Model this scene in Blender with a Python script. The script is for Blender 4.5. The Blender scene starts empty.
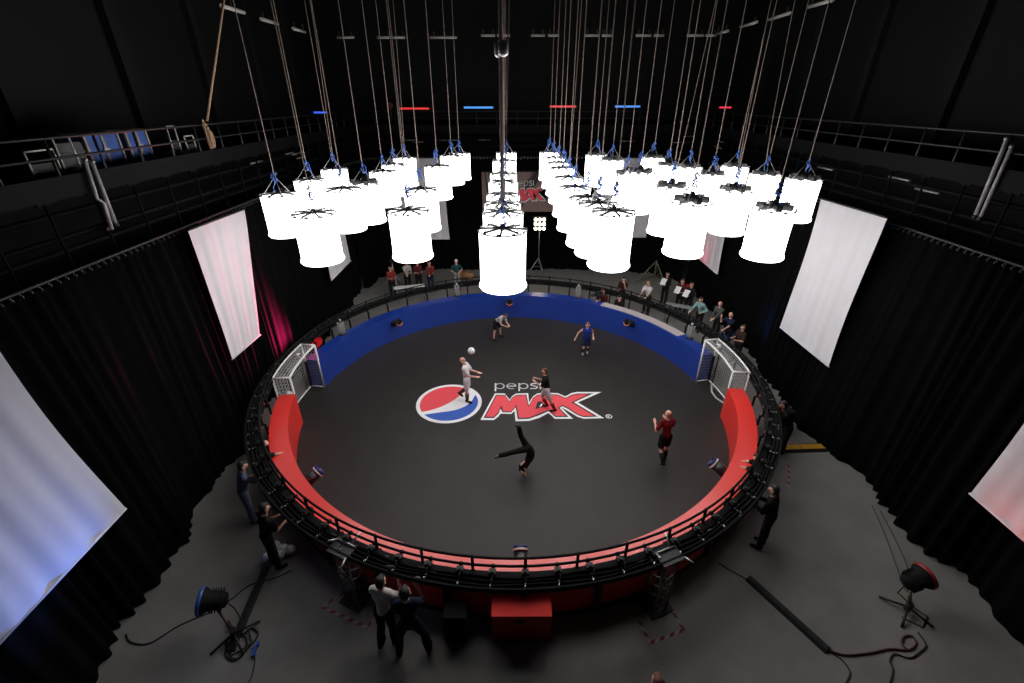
import bpy, bmesh, math, random
from mathutils import Vector, Matrix
random.seed(7)
R = math.radians
sc = bpy.context.scene
col = sc.collection
sin, cos, pi = math.sin, math.cos, math.pi
V = Vector

# ------------------------------------------------------------------ camera
FPX, PITCH, CAM = 455.0, 0.4924, V((-0.03, -12.175, 8.814))
cd = bpy.data.cameras.new('camera'); cam = bpy.data.objects.new('camera', cd); col.objects.link(cam)
cam.location = CAM; cam.rotation_euler = (pi/2 - PITCH, 0, 0)
cd.sensor_width = 36; cd.lens = 36*FPX/1024; cd.clip_end = 200
sc.camera = cam
def ray(px, py):
    u = (px-512)/FPX; v = (py-341.5)/FPX
    return V((u, cos(PITCH)-v*sin(PITCH), -sin(PITCH)-v*cos(PITCH)))
def hz(px, py, z=0.0):
    r = ray(px, py); return CAM + r*((z-CAM.z)/r.z)
def hx(px, py, x):
    r = ray(px, py); return CAM + r*((x-CAM.x)/r.x)
def hy(px, py, y):
    r = ray(px, py); return CAM + r*((y-CAM.y)/r.y)
def pol(rad, deg, z=0.0): return V((rad*cos(R(deg)), rad*sin(R(deg)), z))

# ------------------------------------------------------------------ materials
MATS = {}
def srgb(c):
    return tuple((x/12.92 if x <= .04045 else ((x+.055)/1.055)**2.4) for x in c)
def M(name, c, rough=.6, metal=0., spec=.5, emit=None, es=0., noise=0., nscale=8., bump=0., bscale=60., coat=0.):
    if name in MATS: return MATS[name]
    m = bpy.data.materials.new(name); m.use_nodes = True
    nt = m.node_tree; b = nt.nodes['Principled BSDF']
    b.inputs['Base Color'].default_value = (*c, 1)
    b.inputs['Roughness'].default_value = rough
    b.inputs['Metallic'].default_value = metal
    b.inputs['Specular IOR Level'].default_value = spec
    if coat: b.inputs['Coat Weight'].default_value = coat; b.inputs['Coat Roughness'].default_value = .28; b.inputs['Coat IOR'].default_value = 1.9
    if emit:
        b.inputs['Emission Color'].default_value = (*emit, 1); b.inputs['Emission Strength'].default_value = es
    tc = nt.nodes.new('ShaderNodeTexCoord')
    if noise:
        n = nt.nodes.new('ShaderNodeTexNoise'); n.inputs['Scale'].default_value = nscale; n.inputs['Detail'].default_value = 5
        nt.links.new(tc.outputs['Object'], n.inputs['Vector'])
        r = nt.nodes.new('ShaderNodeValToRGB')
        r.color_ramp.elements[0].position = .3; r.color_ramp.elements[1].position = .72
        r.color_ramp.elements[0].color = (*[x*(1-noise) for x in c], 1)
        r.color_ramp.elements[1].color = (*[min(1, x*(1+noise)) for x in c], 1)
        nt.links.new(n.outputs['Fac'], r.inputs['Fac']); nt.links.new(r.outputs['Color'], b.inputs['Base Color'])
    if bump:
        n2 = nt.nodes.new('ShaderNodeTexNoise'); n2.inputs['Scale'].default_value = bscale
        nt.links.new(tc.outputs['Object'], n2.inputs['Vector'])
        bp = nt.nodes.new('ShaderNodeBump'); bp.inputs['Strength'].default_value = bump; bp.inputs['Distance'].default_value = .02
        nt.links.new(n2.outputs['Fac'], bp.inputs['Height']); nt.links.new(bp.outputs['Normal'], b.inputs['Normal'])
    MATS[name] = m; return m
LAMP = 5.2
silk = M('lamp_silk', (.9,.9,.9), .8, emit=(1,.985,.97), es=LAMP)
black = M('black_metal', (.012,.012,.012), .45)
blackm = M('black_matte', (.006,.006,.006), .8, spec=.2)
dark = M('dark_steel', (.02,.02,.021), .5, noise=.3, nscale=3)
steel = M('grey_steel', (.33,.33,.34), .35, metal=.7)
silver = M('silver_tube', (.6,.6,.62), .35, metal=.6)
whitep = M('white_paint', (.75,.75,.75), .45)
rope_m = M('brown_rope', (.20,.155,.13), .9, noise=.3, nscale=40)
hemp = M('tan_hemp', (.42,.27,.17), .9, noise=.25, nscale=30)
bluec = M('blue_cable', (.03,.12,.5), .5)
drape = M('black_serge', (.0022,.0022,.0022), .95, spec=.05, noise=.25, nscale=3)
muslin = M('white_muslin', (.66,.64,.67), .9, spec=.1, noise=.03, nscale=2)
concrete = M('grey_concrete', (.225,.216,.203), .44, noise=.16, nscale=.9, bump=.05, bscale=12)
vinyl = M('black_vinyl', (.0255,.0222,.0208), .5, spec=.3, noise=.12, nscale=1.3)
redw = M('red_barrier', (.86,.036,.027), .36, spec=.55, coat=.35)
bluew = M('blue_barrier', (.009,.04,.29), .3, spec=.5, coat=.5)
paint_w = M('floor_white', (.85,.85,.87), .6)
paint_r = M('floor_red', (.85,.07,.095), .6)
paint_b = M('floor_blue', (.03,.10,.48), .6)
paint_k = M('floor_black', (.012,.01,.011), .6)
yellow = M('yellow_rubber', (.5,.27,.02), .6)
rubber = M('black_rubber', (.009,.009,.009), .55)
net_m = M('net_cord', (.5,.5,.5), .8)
SKIN = M('skin_light', (.66,.36,.265), .55, noise=.06)
SKIN2 = M('skin_tan', (.36,.18,.12), .55, noise=.06)
glass_dark = M('lens_glass', (.01,.01,.015), .08)

def clothm(name, c): return M('cloth_'+name, c, .9, spec=.15, noise=.12, nscale=6)

# ------------------------------------------------------------------ mesh builder
OFF = {}
class MB:
    def __init__(s): s.bm = bmesh.new(); s.mi = 0
    def face(s, pts):
        f = s.bm.faces.new([s.bm.verts.new(p) for p in pts]); f.material_index = s.mi; return f
    def box(s, c, d, rz=0., rot=None):
        m = rot or Matrix.Rotation(rz, 3, 'Z'); c = V(c)
        vs = [s.bm.verts.new(c + m @ V((x*d[0]/2, y*d[1]/2, z*d[2]/2))) for x in (-1,1) for y in (-1,1) for z in (-1,1)]
        for q in ((0,1,3,2),(4,6,7,5),(0,4,5,1),(2,3,7,6),(0,2,6,4),(1,5,7,3)):
            f = s.bm.faces.new([vs[i] for i in q]); f.material_index = s.mi
        return s
    def frame(s, ax):
        ax = V(ax).normalized(); a = V((0,0,1)) if abs(ax.z) < .9 else V((1,0,0))
        x = a.cross(ax).normalized(); return x, ax.cross(x), ax
    def lathe(s, prof, o=(0,0,0), ax=(0,0,1), n=24, caps=True, mis=None, smooth=True):
        x, y, z = s.frame(ax); o = V(o); rings = []
        for r, h in prof:
            rings.append([s.bm.verts.new(o + z*h + (x*cos(2*pi*k/n) + y*sin(2*pi*k/n))*max(r, 1e-4)) for k in range(n)])
        for i in range(len(rings)-1):
            for k in range(n):
                f = s.bm.faces.new((rings[i][k], rings[i][(k+1)%n], rings[i+1][(k+1)%n], rings[i+1][k])); f.smooth = smooth
                f.material_index = mis[i] if mis else s.mi
        if caps:
            for rr, rev in ((rings[0], True), (rings[-1], False)):
                f = s.bm.faces.new(rr[::-1] if rev else rr); f.material_index = (mis[0 if rev else -1] if mis else s.mi)
        return s
    def tube(s, a, b, r, n=8, r2=None):
        a, b = V(a), V(b); L = (b-a).length
        if L < 1e-5: return s
        return s.lathe([(r,0),(r if r2 is None else r2, L)], a, b-a, n)
    def path(s, pts, r, n=6, closed=False):
        pts = [V(p) for p in pts]; N = len(pts); rings = []; px = None
        for i in range(N):
            if closed: t = pts[(i+1)%N]-pts[i-1]
            else: t = pts[min(i+1, N-1)]-pts[max(i-1, 0)]
            t.normalize()
            if px is None: x, y, _ = s.frame(t)
            else:
                x = (px - t*px.dot(t)); x = x.normalized() if x.length > 1e-6 else s.frame(t)[0]; y = t.cross(x)
            px = x
            rings.append([s.bm.verts.new(pts[i] + (x*cos(2*pi*k/n)+y*sin(2*pi*k/n))*r) for k in range(n)])
        for i in range(N if closed else N-1):
            for k in range(n):
                f = s.bm.faces.new((rings[i][k], rings[i][(k+1)%n], rings[(i+1)%N][(k+1)%n], rings[(i+1)%N][k])); f.smooth = True; f.material_index = s.mi
        if not closed:
            s.bm.faces.new(rings[0][::-1]).material_index = s.mi; s.bm.faces.new(rings[-1]).material_index = s.mi
        return s
    def ball(s, c, r, n=12, sq=(1,1,1)):
        m = Matrix.Translation(V(c)) @ Matrix.Diagonal((sq[0]*r, sq[1]*r, sq[2]*r, 1))
        for v in bmesh.ops.create_uvsphere(s.bm, u_segments=n, v_segments=max(6, n*2//3), radius=1, matrix=m)['verts']:
            for f in v.link_faces: f.smooth = True; f.material_index = s.mi
        return s
    def cap(s, a, b, r1, r2=None, n=10):
        r2 = r1 if r2 is None else r2; s.ball(a, r1, n); s.ball(b, r2, n); return s.tube(a, b, r1, n, r2)
    def arc(s, prof, a0, a1, n, closed=False):     # prof: list of (radius, z), swept around the ring centre, closed section
        secs = []
        for i in range(n if closed else n+1):
            a = R(a0 + (a1-a0)*i/n); secs.append([s.bm.verts.new((r*cos(a), r*sin(a), z)) for r, z in prof])
        P = len(prof)
        for i in range(n):
            A, B = secs[i], secs[(i+1) % len(secs)]
            for k in range(P):
                f = s.bm.faces.new((A[k], B[k], B[(k+1)%P], A[(k+1)%P])); f.material_index = s.mi
        if not closed:
            s.bm.faces.new(secs[0]); s.bm.faces.new(secs[-1][::-1])
        return s
    def prism(s, pts, z0, z1):
        n = len(pts); lo = [s.bm.verts.new((p[0], p[1], z0)) for p in pts]; hi = [s.bm.verts.new((p[0], p[1], z1)) for p in pts]
        fs = [s.bm.faces.new(hi)] + [s.bm.faces.new((lo[k], lo[(k+1)%n], hi[(k+1)%n], hi[k])) for k in range(n)]
        for f in fs: f.material_index = s.mi
        return s
    def build(s, name, mats, parent=None):
        bmesh.ops.recalc_face_normals(s.bm, faces=s.bm.faces[:])
        me = bpy.data.meshes.new(name)
        if parent is not None:
            o_ = OFF.get(parent.name, V((0,0,0)))
            if o_.length: bmesh.ops.translate(s.bm, verts=s.bm.verts[:], vec=-o_)
        s.bm.to_mesh(me); s.bm.free()
        for m in (mats if isinstance(mats, (list, tuple)) else [mats]): me.materials.append(m)
        o = bpy.data.objects.new(name, me); col.objects.link(o)
        if parent is not None: o.parent = parent; OFF[o.name] = OFF.get(parent.name, V((0,0,0)))
        return o
def tag(o, label=None, cat=None, group=None, kind=None):
    if label: o['label'] = label
    if cat: o['category'] = cat
    if group: o['group'] = group
    if kind: o['kind'] = kind
    return o
def thing(name, label, cat, loc=(0,0,0), group=None, rz=0., world=True):
    o = bpy.data.objects.new(name, None); col.objects.link(o); o.location = loc; o.rotation_euler = (0,0,rz)
    o.empty_display_size = .1
    if world: OFF[o.name] = V(loc)
    return tag(o, label, cat, group)
def copy_tree(o, parent=None):
    c = o.copy(); col.objects.link(c); c.parent = parent
    for ch in o.children: copy_tree(ch, c)
    return c

# ------------------------------------------------------------------ room shell
def panel_mat(name, c1, c2, sx, sy):
    m = bpy.data.materials.new(name); m.use_nodes = True; nt = m.node_tree; b = nt.nodes['Principled BSDF']
    tc = nt.nodes.new('ShaderNodeTexCoord'); mp = nt.nodes.new('ShaderNodeMapping'); br = nt.nodes.new('ShaderNodeTexBrick')
    nt.links.new(tc.outputs['UV'], mp.inputs['Vector']); nt.links.new(mp.outputs['Vector'], br.inputs['Vector'])
    br.offset = 0; br.inputs['Scale'].default_value = 1; br.inputs['Brick Width'].default_value = sx; br.inputs['Row Height'].default_value = sy
    br.inputs['Mortar Size'].default_value = .06; br.inputs['Color1'].default_value = (*c1,1); br.inputs['Color2'].default_value = (*c2,1)
    br.inputs['Mortar'].default_value = (.003,.003,.003,1)
    nt.links.new(br.outputs['Color'], b.inputs['Base Color']); b.inputs['Roughness'].default_value = .75; b.inputs['Specular IOR Level'].default_value = .2
    return m
wallm = panel_mat('acoustic_panel', (.0042,.0042,.0042), (.0026,.0026,.0026), 1.3, 2.6)
def wall(name, a, b, z0, z1, t, nrm):
    a, b = V((a[0],a[1],0)), V((b[0],b[1],0)); L = (b-a).length; mb = MB(); n = V(nrm)
    mb.box((a+b)/2 + V((0,0,(z0+z1)/2)) - n*t/2, (L if abs(n.y) > .5 else t, t if abs(n.y) > .5 else L, z1-z0))
    uv = mb.bm.loops.layers.uv.new('UVMap'); d = (b-a).normalized()
    for f in mb.bm.faces:
        for l in f.loops: l[uv].uv = ((l.vert.co-a).dot(d), l.vert.co.z)
    return tag(mb.build(name, wallm), kind='structure')
XL, XR, YB, YF, ZC = -9.9, 11.4, 15.0, -15.0, 13.6
wall('wall_left', (XL,YF), (XL,YB), 0, ZC, .3, (1,0,0)); wall('wall_right', (XR,YF), (XR,YB), 0, ZC, .3, (-1,0,0))
wall('wall_back', (XL,YB), (XR,YB), 0, ZC, .3, (0,-1,0))
tag(MB().box(((XL+XR)/2, 0, -.1), (XR-XL+.6, 30.6, .2)).build('floor', concrete), kind='structure')
mb = MB().box(((XL+XR)/2, 0, ZC+.1), (XR-XL+.6, 30.6, .2)); tag(mb.build('ceiling', blackm), kind='structure')
k = 0
for x in (XL, XR):
    s = 1 if x < 0 else -1
    for y in (-9.2, -5.4, -2.2, 1.2, 4.6, 8., 11.5):
        k += 1; mb = MB(); mb.box((x+s*.1, y, 10.6), (.2, .26, 5.9)); tag(mb.build('trim_%d' % k, M('wall_rib', (.0055,.0055,.0055), .8, spec=.2)), kind='structure')
for y in (2., 6., 10., 13.8):
    k += 1; tag(MB().box(((XL+XR)/2, y, ZC-.2), (XR-XL, .25, .3)).build('trim_%d' % k, dark), kind='structure')

# ------------------------------------------------------------------ curtains
def drapes(name, label, bot, top, ztop, amp_b, amp_t, lam, seed):
    rnd = random.Random(seed)
    def resample(P, n):
        P = [V((p[0],p[1],0)) for p in P]; L = [0]
        for i in range(1, len(P)): L.append(L[-1]+(P[i]-P[i-1]).length)
        out = []
        for j in range(n):
            t = L[-1]*j/(n-1); i = 1
            while i < len(P)-1 and L[i] < t: i += 1
            f = (t-L[i-1])/max(1e-6, L[i]-L[i-1]); out.append(P[i-1].lerp(P[i], f))
        return out, L[-1]
    _, Ln = resample(bot, 4); n = int(Ln/lam*9); B, _ = resample(bot, n); T, _ = resample(top, n)
    ph = 0; mb = MB(); rows = 9; grid = []
    wave = []; amp = 1.
    for j in range(n):
        ph += 2*pi/9*(1+.35*sin(j*.11+seed)); wave.append(((.6+.4*sin(j*.037+seed))*sin(ph)+.45*sin(ph*.41+seed), 1.5*sin(ph*.093+seed*2)+.8*sin(ph*.21+seed)))
    for i in range(rows):
        f = i/(rows-1); row = []
        for j in range(n):
            p = B[j].lerp(T[j], f); t = (B[min(j+1,n-1)]-B[max(j-1,0)]).normalized(); nn = V((-t.y, t.x, 0))
            a = amp_b*(1-f)+amp_t*f
            row.append(mb.bm.verts.new(p + nn*(wave[j][0]*a + wave[j][1]*a*(1-f)) + V((0,0,.015+(ztop-.015)*f))))
        grid.append(row)
    for i in range(rows-1):
        for j in range(n-1):
            fc = mb.bm.faces.new((grid[i][j], grid[i][j+1], grid[i+1][j+1], grid[i+1][j])); fc.smooth = True
    root = thing(name, label, 'curtain', (bot[0][0], bot[0][1], 0))
    mb.build('cloth', drape, root)
    b2 = MB()
    TT = [p + V((0,0,ztop+.08)) for p in T[::6]]
    b2.path(TT, .03, 8); b2.build('curtain_rail', dark, root)
    b3 = MB()
    for p in T[::5]: b3.lathe([(.035,0),(.035,.02)], p+V((0,0,ztop+.0)), (0,1,0), 8).box(p+V((0,0,ztop+.03)), (.02,.02,.12))
    tag(b3.build('curtain_hook', M('hook_steel', (.12,.12,.12), .4, metal=.6), root), kind='stuff')
    return root
drapes('stage_curtain', 'long black pleated curtain along the left side of the hall', [(-7.35,-13),(-7.3,-7.7),(-7.3,-6.1),(-7.62,-4.7),(-7.65,-3.2),(-7.85,0),(-7.85,4),(-7.85,7.4),(-7.75,9.9)],
       [(-7.8,-13),(-7.8,9.9)], 6.02, .075, .05, .3, 1)
drapes('stage_curtain', 'black pleated curtain closing off the back of the hall', [(-7.7,10.1),(-7.3,11.6),(-6,12.7),(-4.3,13.1),(3,13.1),(5.2,13.1),(7.8,12.5),(9.1,10.9)],
       [(-7.8,10.1),(-7.5,12.3),(-6,13.1),(7.8,13.1),(9.1,11)], 6.02, .07, .05, .3, 2)
drapes('stage_curtain', 'long black pleated curtain along the right side of the hall', [(9.2,10.7),(9.3,8),(9.15,3),(8.75,-1),(8.9,-2.3),(9.15,-4),(9.05,-5.2),(9.3,-6.2),(9.25,-7.5),(9.25,-13)],
       [(9.25,10.7),(9.25,-13)], 6.02, .08, .05, .3, 3)

# ------------------------------------------------------------------ white cloth panels hung in front of the curtains
def cloth_panel(label, a, b, z0, z1, nrm, seed, grp=None, sk=0., tb=0., bb=0.):
    a, b = V((a[0],a[1],0)), V((b[0],b[1],0)); n = V(nrm); mb = MB(); nx, nz = 40, 20; g = []
    for i in range(nz+1):
        f = i/nz; row = []
        for j in range(nx+1):
            u = j/nx; bow = .07*sin(pi*f)*(u-.5)*-2
            w = (.018*sin(u*21+seed+f*1.2)+.012*sin(u*43+seed*3))*(.35+.65*(1-f))+.02*sin(f*5+seed)
            p = a.lerp(b, u) + (b-a).normalized()*(bow + u*(tb*f + bb*(1-f)**1.6)) + n*w; row.append(mb.bm.verts.new(p+V((0,0,z0+(z1-z0)*f + .05*sk*u))))
        g.append(row)
    for i in range(nz):
        for j in range(nx): mb.bm.faces.new((g[i][j], g[i][j+1], g[i+1][j+1], g[i+1][j])).smooth = True
    root = thing('cloth_banner', label, 'banner', ((a.x+b.x)/2, (a.y+b.y)/2, z0), grp)
    mb.build('cloth', muslin, root)
    D_ = (b-a).normalized(); MB().tube(a+V((0,0,z1+.02+.0*sk))+n*.01, b+D_*tb+V((0,0,z1+.02+.05*sk))+n*.01, .025, 8).build('batten', dark, root)
    t = MB().tube(a+V((0,0,z0+.01))+n*.02, b+D_*bb+V((0,0,z0+.01+.05*sk))+n*.02, .022, 8); t.build('hem', muslin, root)
cloth_panel('large white cloth banner at left edge, nearest one, lit blue along its bottom', (-6.95,-9.2), (-6.95,-6.42), 2.33, 6.0, (1,0,0), 1, tb=-.4)
cloth_panel('white cloth banner on the left curtain above the left goal, pink at its foot', (-7.5,-1.74), (-7.5,.75), 2.66, 6.1, (1,0,0), 2, sk=-1, bb=-.95)
cloth_panel('white cloth banner far back on the left curtain, half behind the drum lamps', (-7.5,5.55), (-7.5,8.15), 2.15, 6.15, (1,0,0), 3)
cloth_panel('white cloth banner on the back curtain, left of the dark logo sign', (-6.25,12.5), (-3.45,12.5), 1.95, 6.1, (0,-1,0), 4)
cloth_panel('white cloth banner on the back curtain, right of the dark logo sign', (4.6,12.5), (7.32,12.5), 2.05, 6.1, (0,-1,0), 5)
cloth_panel('white cloth banner far back on the right curtain, partly behind the drum lamps', (8.95,6.75), (8.95,9.3), 2.0, 6.2, (-1,0,0), 6)
cloth_panel('large white cloth banner on the right curtain above the right goal', (8.8,-1.37), (8.8,1.22), 2.2, 6.3, (-1,0,0), 7, sk=-1)
cloth_panel('white cloth banner cut off by the right edge of the photo, nearest one', (8.85,-8.4), (8.85,-5.8), 2.05, 6.1, (-1,0,0), 8)

# ------------------------------------------------------------------ galleries
def gallery(label, a, b, out, px_sp=1.0):
    a, b = V((*a,0)), V((*b,0)); out = V(out); L = (b-a).length; d = (b-a).normalized(); rz = math.atan2(d.y, d.x)
    root = thing('gallery_walkway', label, 'walkway', ((a.x+b.x)/2, (a.y+b.y)/2, 7.3))
    mid = (a+b)/2
    gm = M('gallery_steel', (.004,.004,.0042), .7, spec=.12, noise=.25, nscale=2)
    MB().box(mid+out*.85+V((0,0,7.52)), (L, 1.7, .1), rz).build('deck', gm, root)
    MB().box(mid+V((0,0,7.42)), (L, .06, .36), rz).build('fascia', gm, root)
    rm = M('rail_steel', (.018,.018,.019), .5, spec=.35)
    for z in (8.2, 7.88): MB().tube(a+V((0,0,z)), b+V((0,0,z)), .024).build('handrail', rm, root)
    n = int(L/px_sp)
    for i in range(n+1):
        p = a+d*(L*i/n); MB().tube(p+V((0,0,7.25)), p+V((0,0,8.2)), .024).build('post', rm, root)
    for i in range(n):
        p = a+d*(L*(i+.5)/n)
        h = MB().tube(p+V((0,0,6.1)), p+V((0,0,7.3)), .022).ball(p+V((.0,0,7.2)), .045, 8); h.box(p+V((0,0,7.22)), (.3,.05,.04), rz); h.build('hanger', gm, root)
    for z, o in ((6.95,.25),(6.6,.1),(6.32,.3)):
        MB().tube(a+out*o+V((0,0,z)), b+out*o+V((0,0,z)), .05).build('pipe', gm, root)
    rd = random.Random(len(label))
    for i in range(7):
        p = a+d*(L*rd.random())+out*.15+V((0,0,6.7+.35*rd.random())); q = p+d*(.5+.5*rd.random())
        MB().tube(p, q, .03).build('spigot', M('bright_tube', (.3,.29,.28), .4, metal=.5), root)
    return root
gallery('black steel gallery with handrail along the left wall', (-7.95,-13), (-7.95,12.6), (-1,0,0))
gallery('black steel gallery with handrail along the right wall', (9.45,-13), (9.45,12.6), (1,0,0))
gallery('black steel gallery across the back wall behind the lamp ropes', (-7.95,13.3), (9.45,13.3), (0,1,0))

# upper batten line on three walls
bat = M('batten_grey', (.5,.48,.44), .6)
def batten(p, q):
    r_ = thing('wall_batten', 'short grey batten in the broken line high around the hall', 'batten', (V(p)+V(q))/2, 'grey battens high on the walls')
    d = (V(q)-V(p)).normalized(); MB().tube(p, q, .055).build('tube', bat, r_)
    for t in (.15, .85): c = V(p).lerp(V(q), t); MB().box(c+V((0,0,.12)), (.06,.06,.24)).build('bracket', dark, r_)
for x0, x1 in ((337,354),(377,391),(390,405),(430,457),(481,495),(497,510),(531,545),(548,559),(585,599),(602,612),(636,651),(654,664),(687,704),(706,716)):
    batten(hy(x0, 37.5 if x0 < 470 else 35.5, 13.6), hy(x1, 37.5 if x1 < 470 else 35.5, 13.6))
for a_, b_, X in (((261,19),(278,24),-8.6),((293,28.5),(305,32),-8.4),((716,34),(728,31),9.6),((740,27),(757,22),9.8),((768,20),(790,13),9.9),((808,7),(833,0),10.)):
    batten(hx(*a_, X), hx(*b_, X))

# coloured tubes on the back gallery
for i, (x0, x1, y, c, nm, sd) in enumerate(((310,327,112.5,(.04,.13,.9),'blue','leftmost blue one'),(400,429,108.5,(.75,.03,.03),'red','leftmost red one'),(464,493,107.5,(.08,.35,.95),'blue','just left of the centre rope'),
        (550,576,106.5,(.8,.06,.06),'red','just right of the centre rope'),(615,640,106.5,(.08,.3,.9),'blue','rightmost blue one'),(719,731,107.5,(.8,.03,.08),'red','rightmost red one'))):
    p, q = hy(x0, y, 13.2), hy(x1, y, 13.2)
    r_ = thing('light_tube', 'thin glowing %s tube on the back gallery, %s' % (nm, sd), 'light', (p+q)/2)
    MB().tube(p, q, .045, 10).build('tube', M('tube_'+nm+str(i), (.1,.1,.1), emit=c, es=1.), r_)
    b = MB(); b.tube(p, p-(q-p).normalized()*.06, .055, 10); b.tube(q, q+(q-p).normalized()*.06, .055, 10); b.build('end_cap', black, r_); MB().tube((p+q)/2+V((0,.0,0)), (p+q)/2+V((0,.1,-.0)), .02).tube((p+q)/2+V((0,.1,.05)), V(((p+q).x/2, p.y+.1, 8.2)), .018).build('bracket', dark, r_)

# ------------------------------------------------------------------ arena floor and painted emblem
def mat_r(d):
    d = d % 360; return 7.05 if (172.1 < d < 189.2 or d < 11.0 or d > 353.6) else 6.54
AF = MB().prism([(mat_r(k*.5)*cos(R(k*.5)), mat_r(k*.5)*sin(R(k*.5))) for k in range(720)], .002, .02); tag(AF.build('arena_mat', vinyl), 'round black vinyl playing floor inside the red and blue barrier', 'floor mat')
zf = .0225
logo = thing('floor_emblem', 'painted round emblem and lettering in the middle of the black floor', 'floor graphic', (-.2,-.1,.02))
bc = V((-2.085,-.02)); RO = 1.065; RI = .945
def disc(c, r, n=64): return [(c.x+r*cos(2*pi*k/n), c.y+r*sin(2*pi*k/n)) for k in range(n)]
def C3(x, y): p = hz(410+x/12.8, 375+y/12.8, zf); return V((p.x, p.y))
def A3(x, y): p = hz(475+x/12.8, 375+y/12.8, zf); return V((p.x, p.y))
MB().prism(disc(bc, RO), .0205, zf).build('white_disc', paint_w, logo)
def clampi(p):
    d = p-bc; return bc+d*(RI/d.length) if d.length > RI else p
def arcpts(p, q, ccw, n=26):
    a, b = math.atan2((p-bc).y,(p-bc).x), math.atan2((q-bc).y,(q-bc).x)
    if ccw and b < a: b += 2*pi
    if not ccw and b > a: b -= 2*pi
    return [bc+V((cos(a+(b-a)*k/n), sin(a+(b-a)*k/n)))*RI for k in range(1, n)]
lo = [C3(*p) for p in ((128,480),(215,462),(300,440),(395,408),(480,368),(555,325),(620,280),(670,240),(712,203),(722,190))]
on = lambda p: bc+(p-bc)*(RI/(p-bc).length)
lo[0] = on(lo[0]); lo[-1] = on(lo[-1])
MB().prism(lo + arcpts(lo[-1], lo[0], True), zf-.001, zf+.0015).build('red_field', paint_r, logo)
bl = [C3(*p) for p in ((168,513),(280,494),(400,476),(490,466),(565,452),(640,430),(705,402),(755,368),(795,325),(815,290),(824,258))]
bl[0] = on(bl[0]); bl[-1] = on(bl[-1])
MB().prism(bl + arcpts(bl[-1], bl[0], False), zf-.001, zf+.0015).build('blue_field', paint_b, logo)
WP = [(68,575),(255,235),(380,235),(445,315),(475,270),(525,237),(680,232),(693,350),(745,270),(800,235),(950,228),(1062,232),(1157,275),(1232,232),(1302,217),(1622,217),(1317,350),(1652,552),(1392,560),(1312,535),(1170,450),(1117,422),(1112,426),(1257,560),(1022,560),(942,487),(820,550),(690,588),(520,592),(505,460),(465,498),(330,495),(322,500),(300,532),(240,577)]
RP = [(135,535),(275,265),(390,268),(440,352),(480,290),(530,265),(645,262),(685,415),(740,305),(800,262),(960,255),(1060,262),(1157,302),(1240,265),(1302,250),(1450,247),(1235,350),(1522,522),(1392,527),(1312,500),(1192,420),(1122,385),(1062,420),(1162,525),(1032,525),(945,445),(820,495),(690,545),(565,552),(530,385),(465,467),(365,465),(335,385),(300,475),(240,537)]
KP = [(r[0]+(w[0]-r[0])*.38, r[1]+(w[1]-r[1])*.38) for w, r in zip(WP, RP)]
def lettering(root, mp, z, up, names=('letter_outline','letter_edge','letter_face'), ms=None):
    ms = ms or (paint_w, paint_k, paint_r)
    for i, (P, nm, m) in enumerate(zip((WP, KP, RP), names, ms)):
        b = MB(); pts = [mp(*p) for p in P]; vs = [b.bm.verts.new(p+up*(.002*i)) for p in pts]; f = b.bm.faces.new(vs)
        bmesh.ops.triangulate(b.bm, faces=[f]); b.build(nm, m, root)
    b = MB(); b.mi = 0; b.face([mp(*p)+up*.006 for p in ((772,440),(800,345),(845,335),(905,395))]); b.mi = 1; b.face([mp(*p)+up*.008 for p in ((820,412),(848,368),(888,392))]); b.build('letter_counter', [ms[1], ms[0]], root)
def strokes(root, mp, up, w, m, z=.0, dots=True):
    # the five small letters above the big word, drawn with a round pen
    def ell(cx, cy, rx, ry, a0, a1, n=20): return [(cx+rx*cos(R(a0+(a1-a0)*k/n)), cy-ry*sin(R(a0+(a1-a0)*k/n))) for k in range(n+1)]
    L = [[(262,108),(262,205)], ell(317,143,55,33,180,-180), [(410,143),(520,143)], ell(465,143,55,33,0,300), [(565,108),(565,205)], ell(620,143,55,33,180,-180),
         [(800,112),(740,111),(716,120),(722,133),(760,142),(790,150),(797,163),(775,174),(708,174)], [(838,108),(838,178)]]
    for ltr, idx in (('p',(0,1)),('e',(2,3)),('p',(4,5)),('s',(6,)),('i',(7,))):
        b = MB()
        for k in idx:
            pts = [mp(*p)+up*(.002+.0005*k) for p in L[k]]
            for i in range(len(pts)-1):
                d = (pts[i+1]-pts[i]); n = up.cross(d).normalized()*w/2; e = d.normalized()*w*.25
                b.face([pts[i]-n-e, pts[i+1]-n+e, pts[i+1]+n+e, pts[i]+n-e])
        b.build('small_letter', m, root)
UPZ = V((0,0,1))
fm = lambda x, y: hz(475+x/12.8, 375+y/12.8, zf)
lettering(logo, fm, zf, UPZ); strokes(logo, fm, UPZ, .052, paint_w)
b = MB(); rc = hz(540+882/12.8, 375+530/12.8, zf)
for k in range(24):
    a0, a1 = 2*pi*k/24, 2*pi*(k+1)/24
    b.face([rc+V((cos(a0)*.075,sin(a0)*.075,0)), rc+V((cos(a1)*.075,sin(a1)*.075,0)), rc+V((cos(a1)*.105,sin(a1)*.105,0)), rc+V((cos(a0)*.105,sin(a0)*.105,0))])
for p, q in (((-.03,-.045),(-.03,.045)),((-.03,.045),(.025,.03)),((.025,.03),(-.03,.0)),((-.03,0),(.03,-.045))):
    d = V((q[0]-p[0],q[1]-p[1],0)); n = UPZ.cross(d).normalized()*.009; P, Q = rc+V((*p,.0005)), rc+V((*q,.0005)); b.face([P-n,Q-n,Q+n,P+n])
b.build('registered_mark', paint_w, logo)

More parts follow.
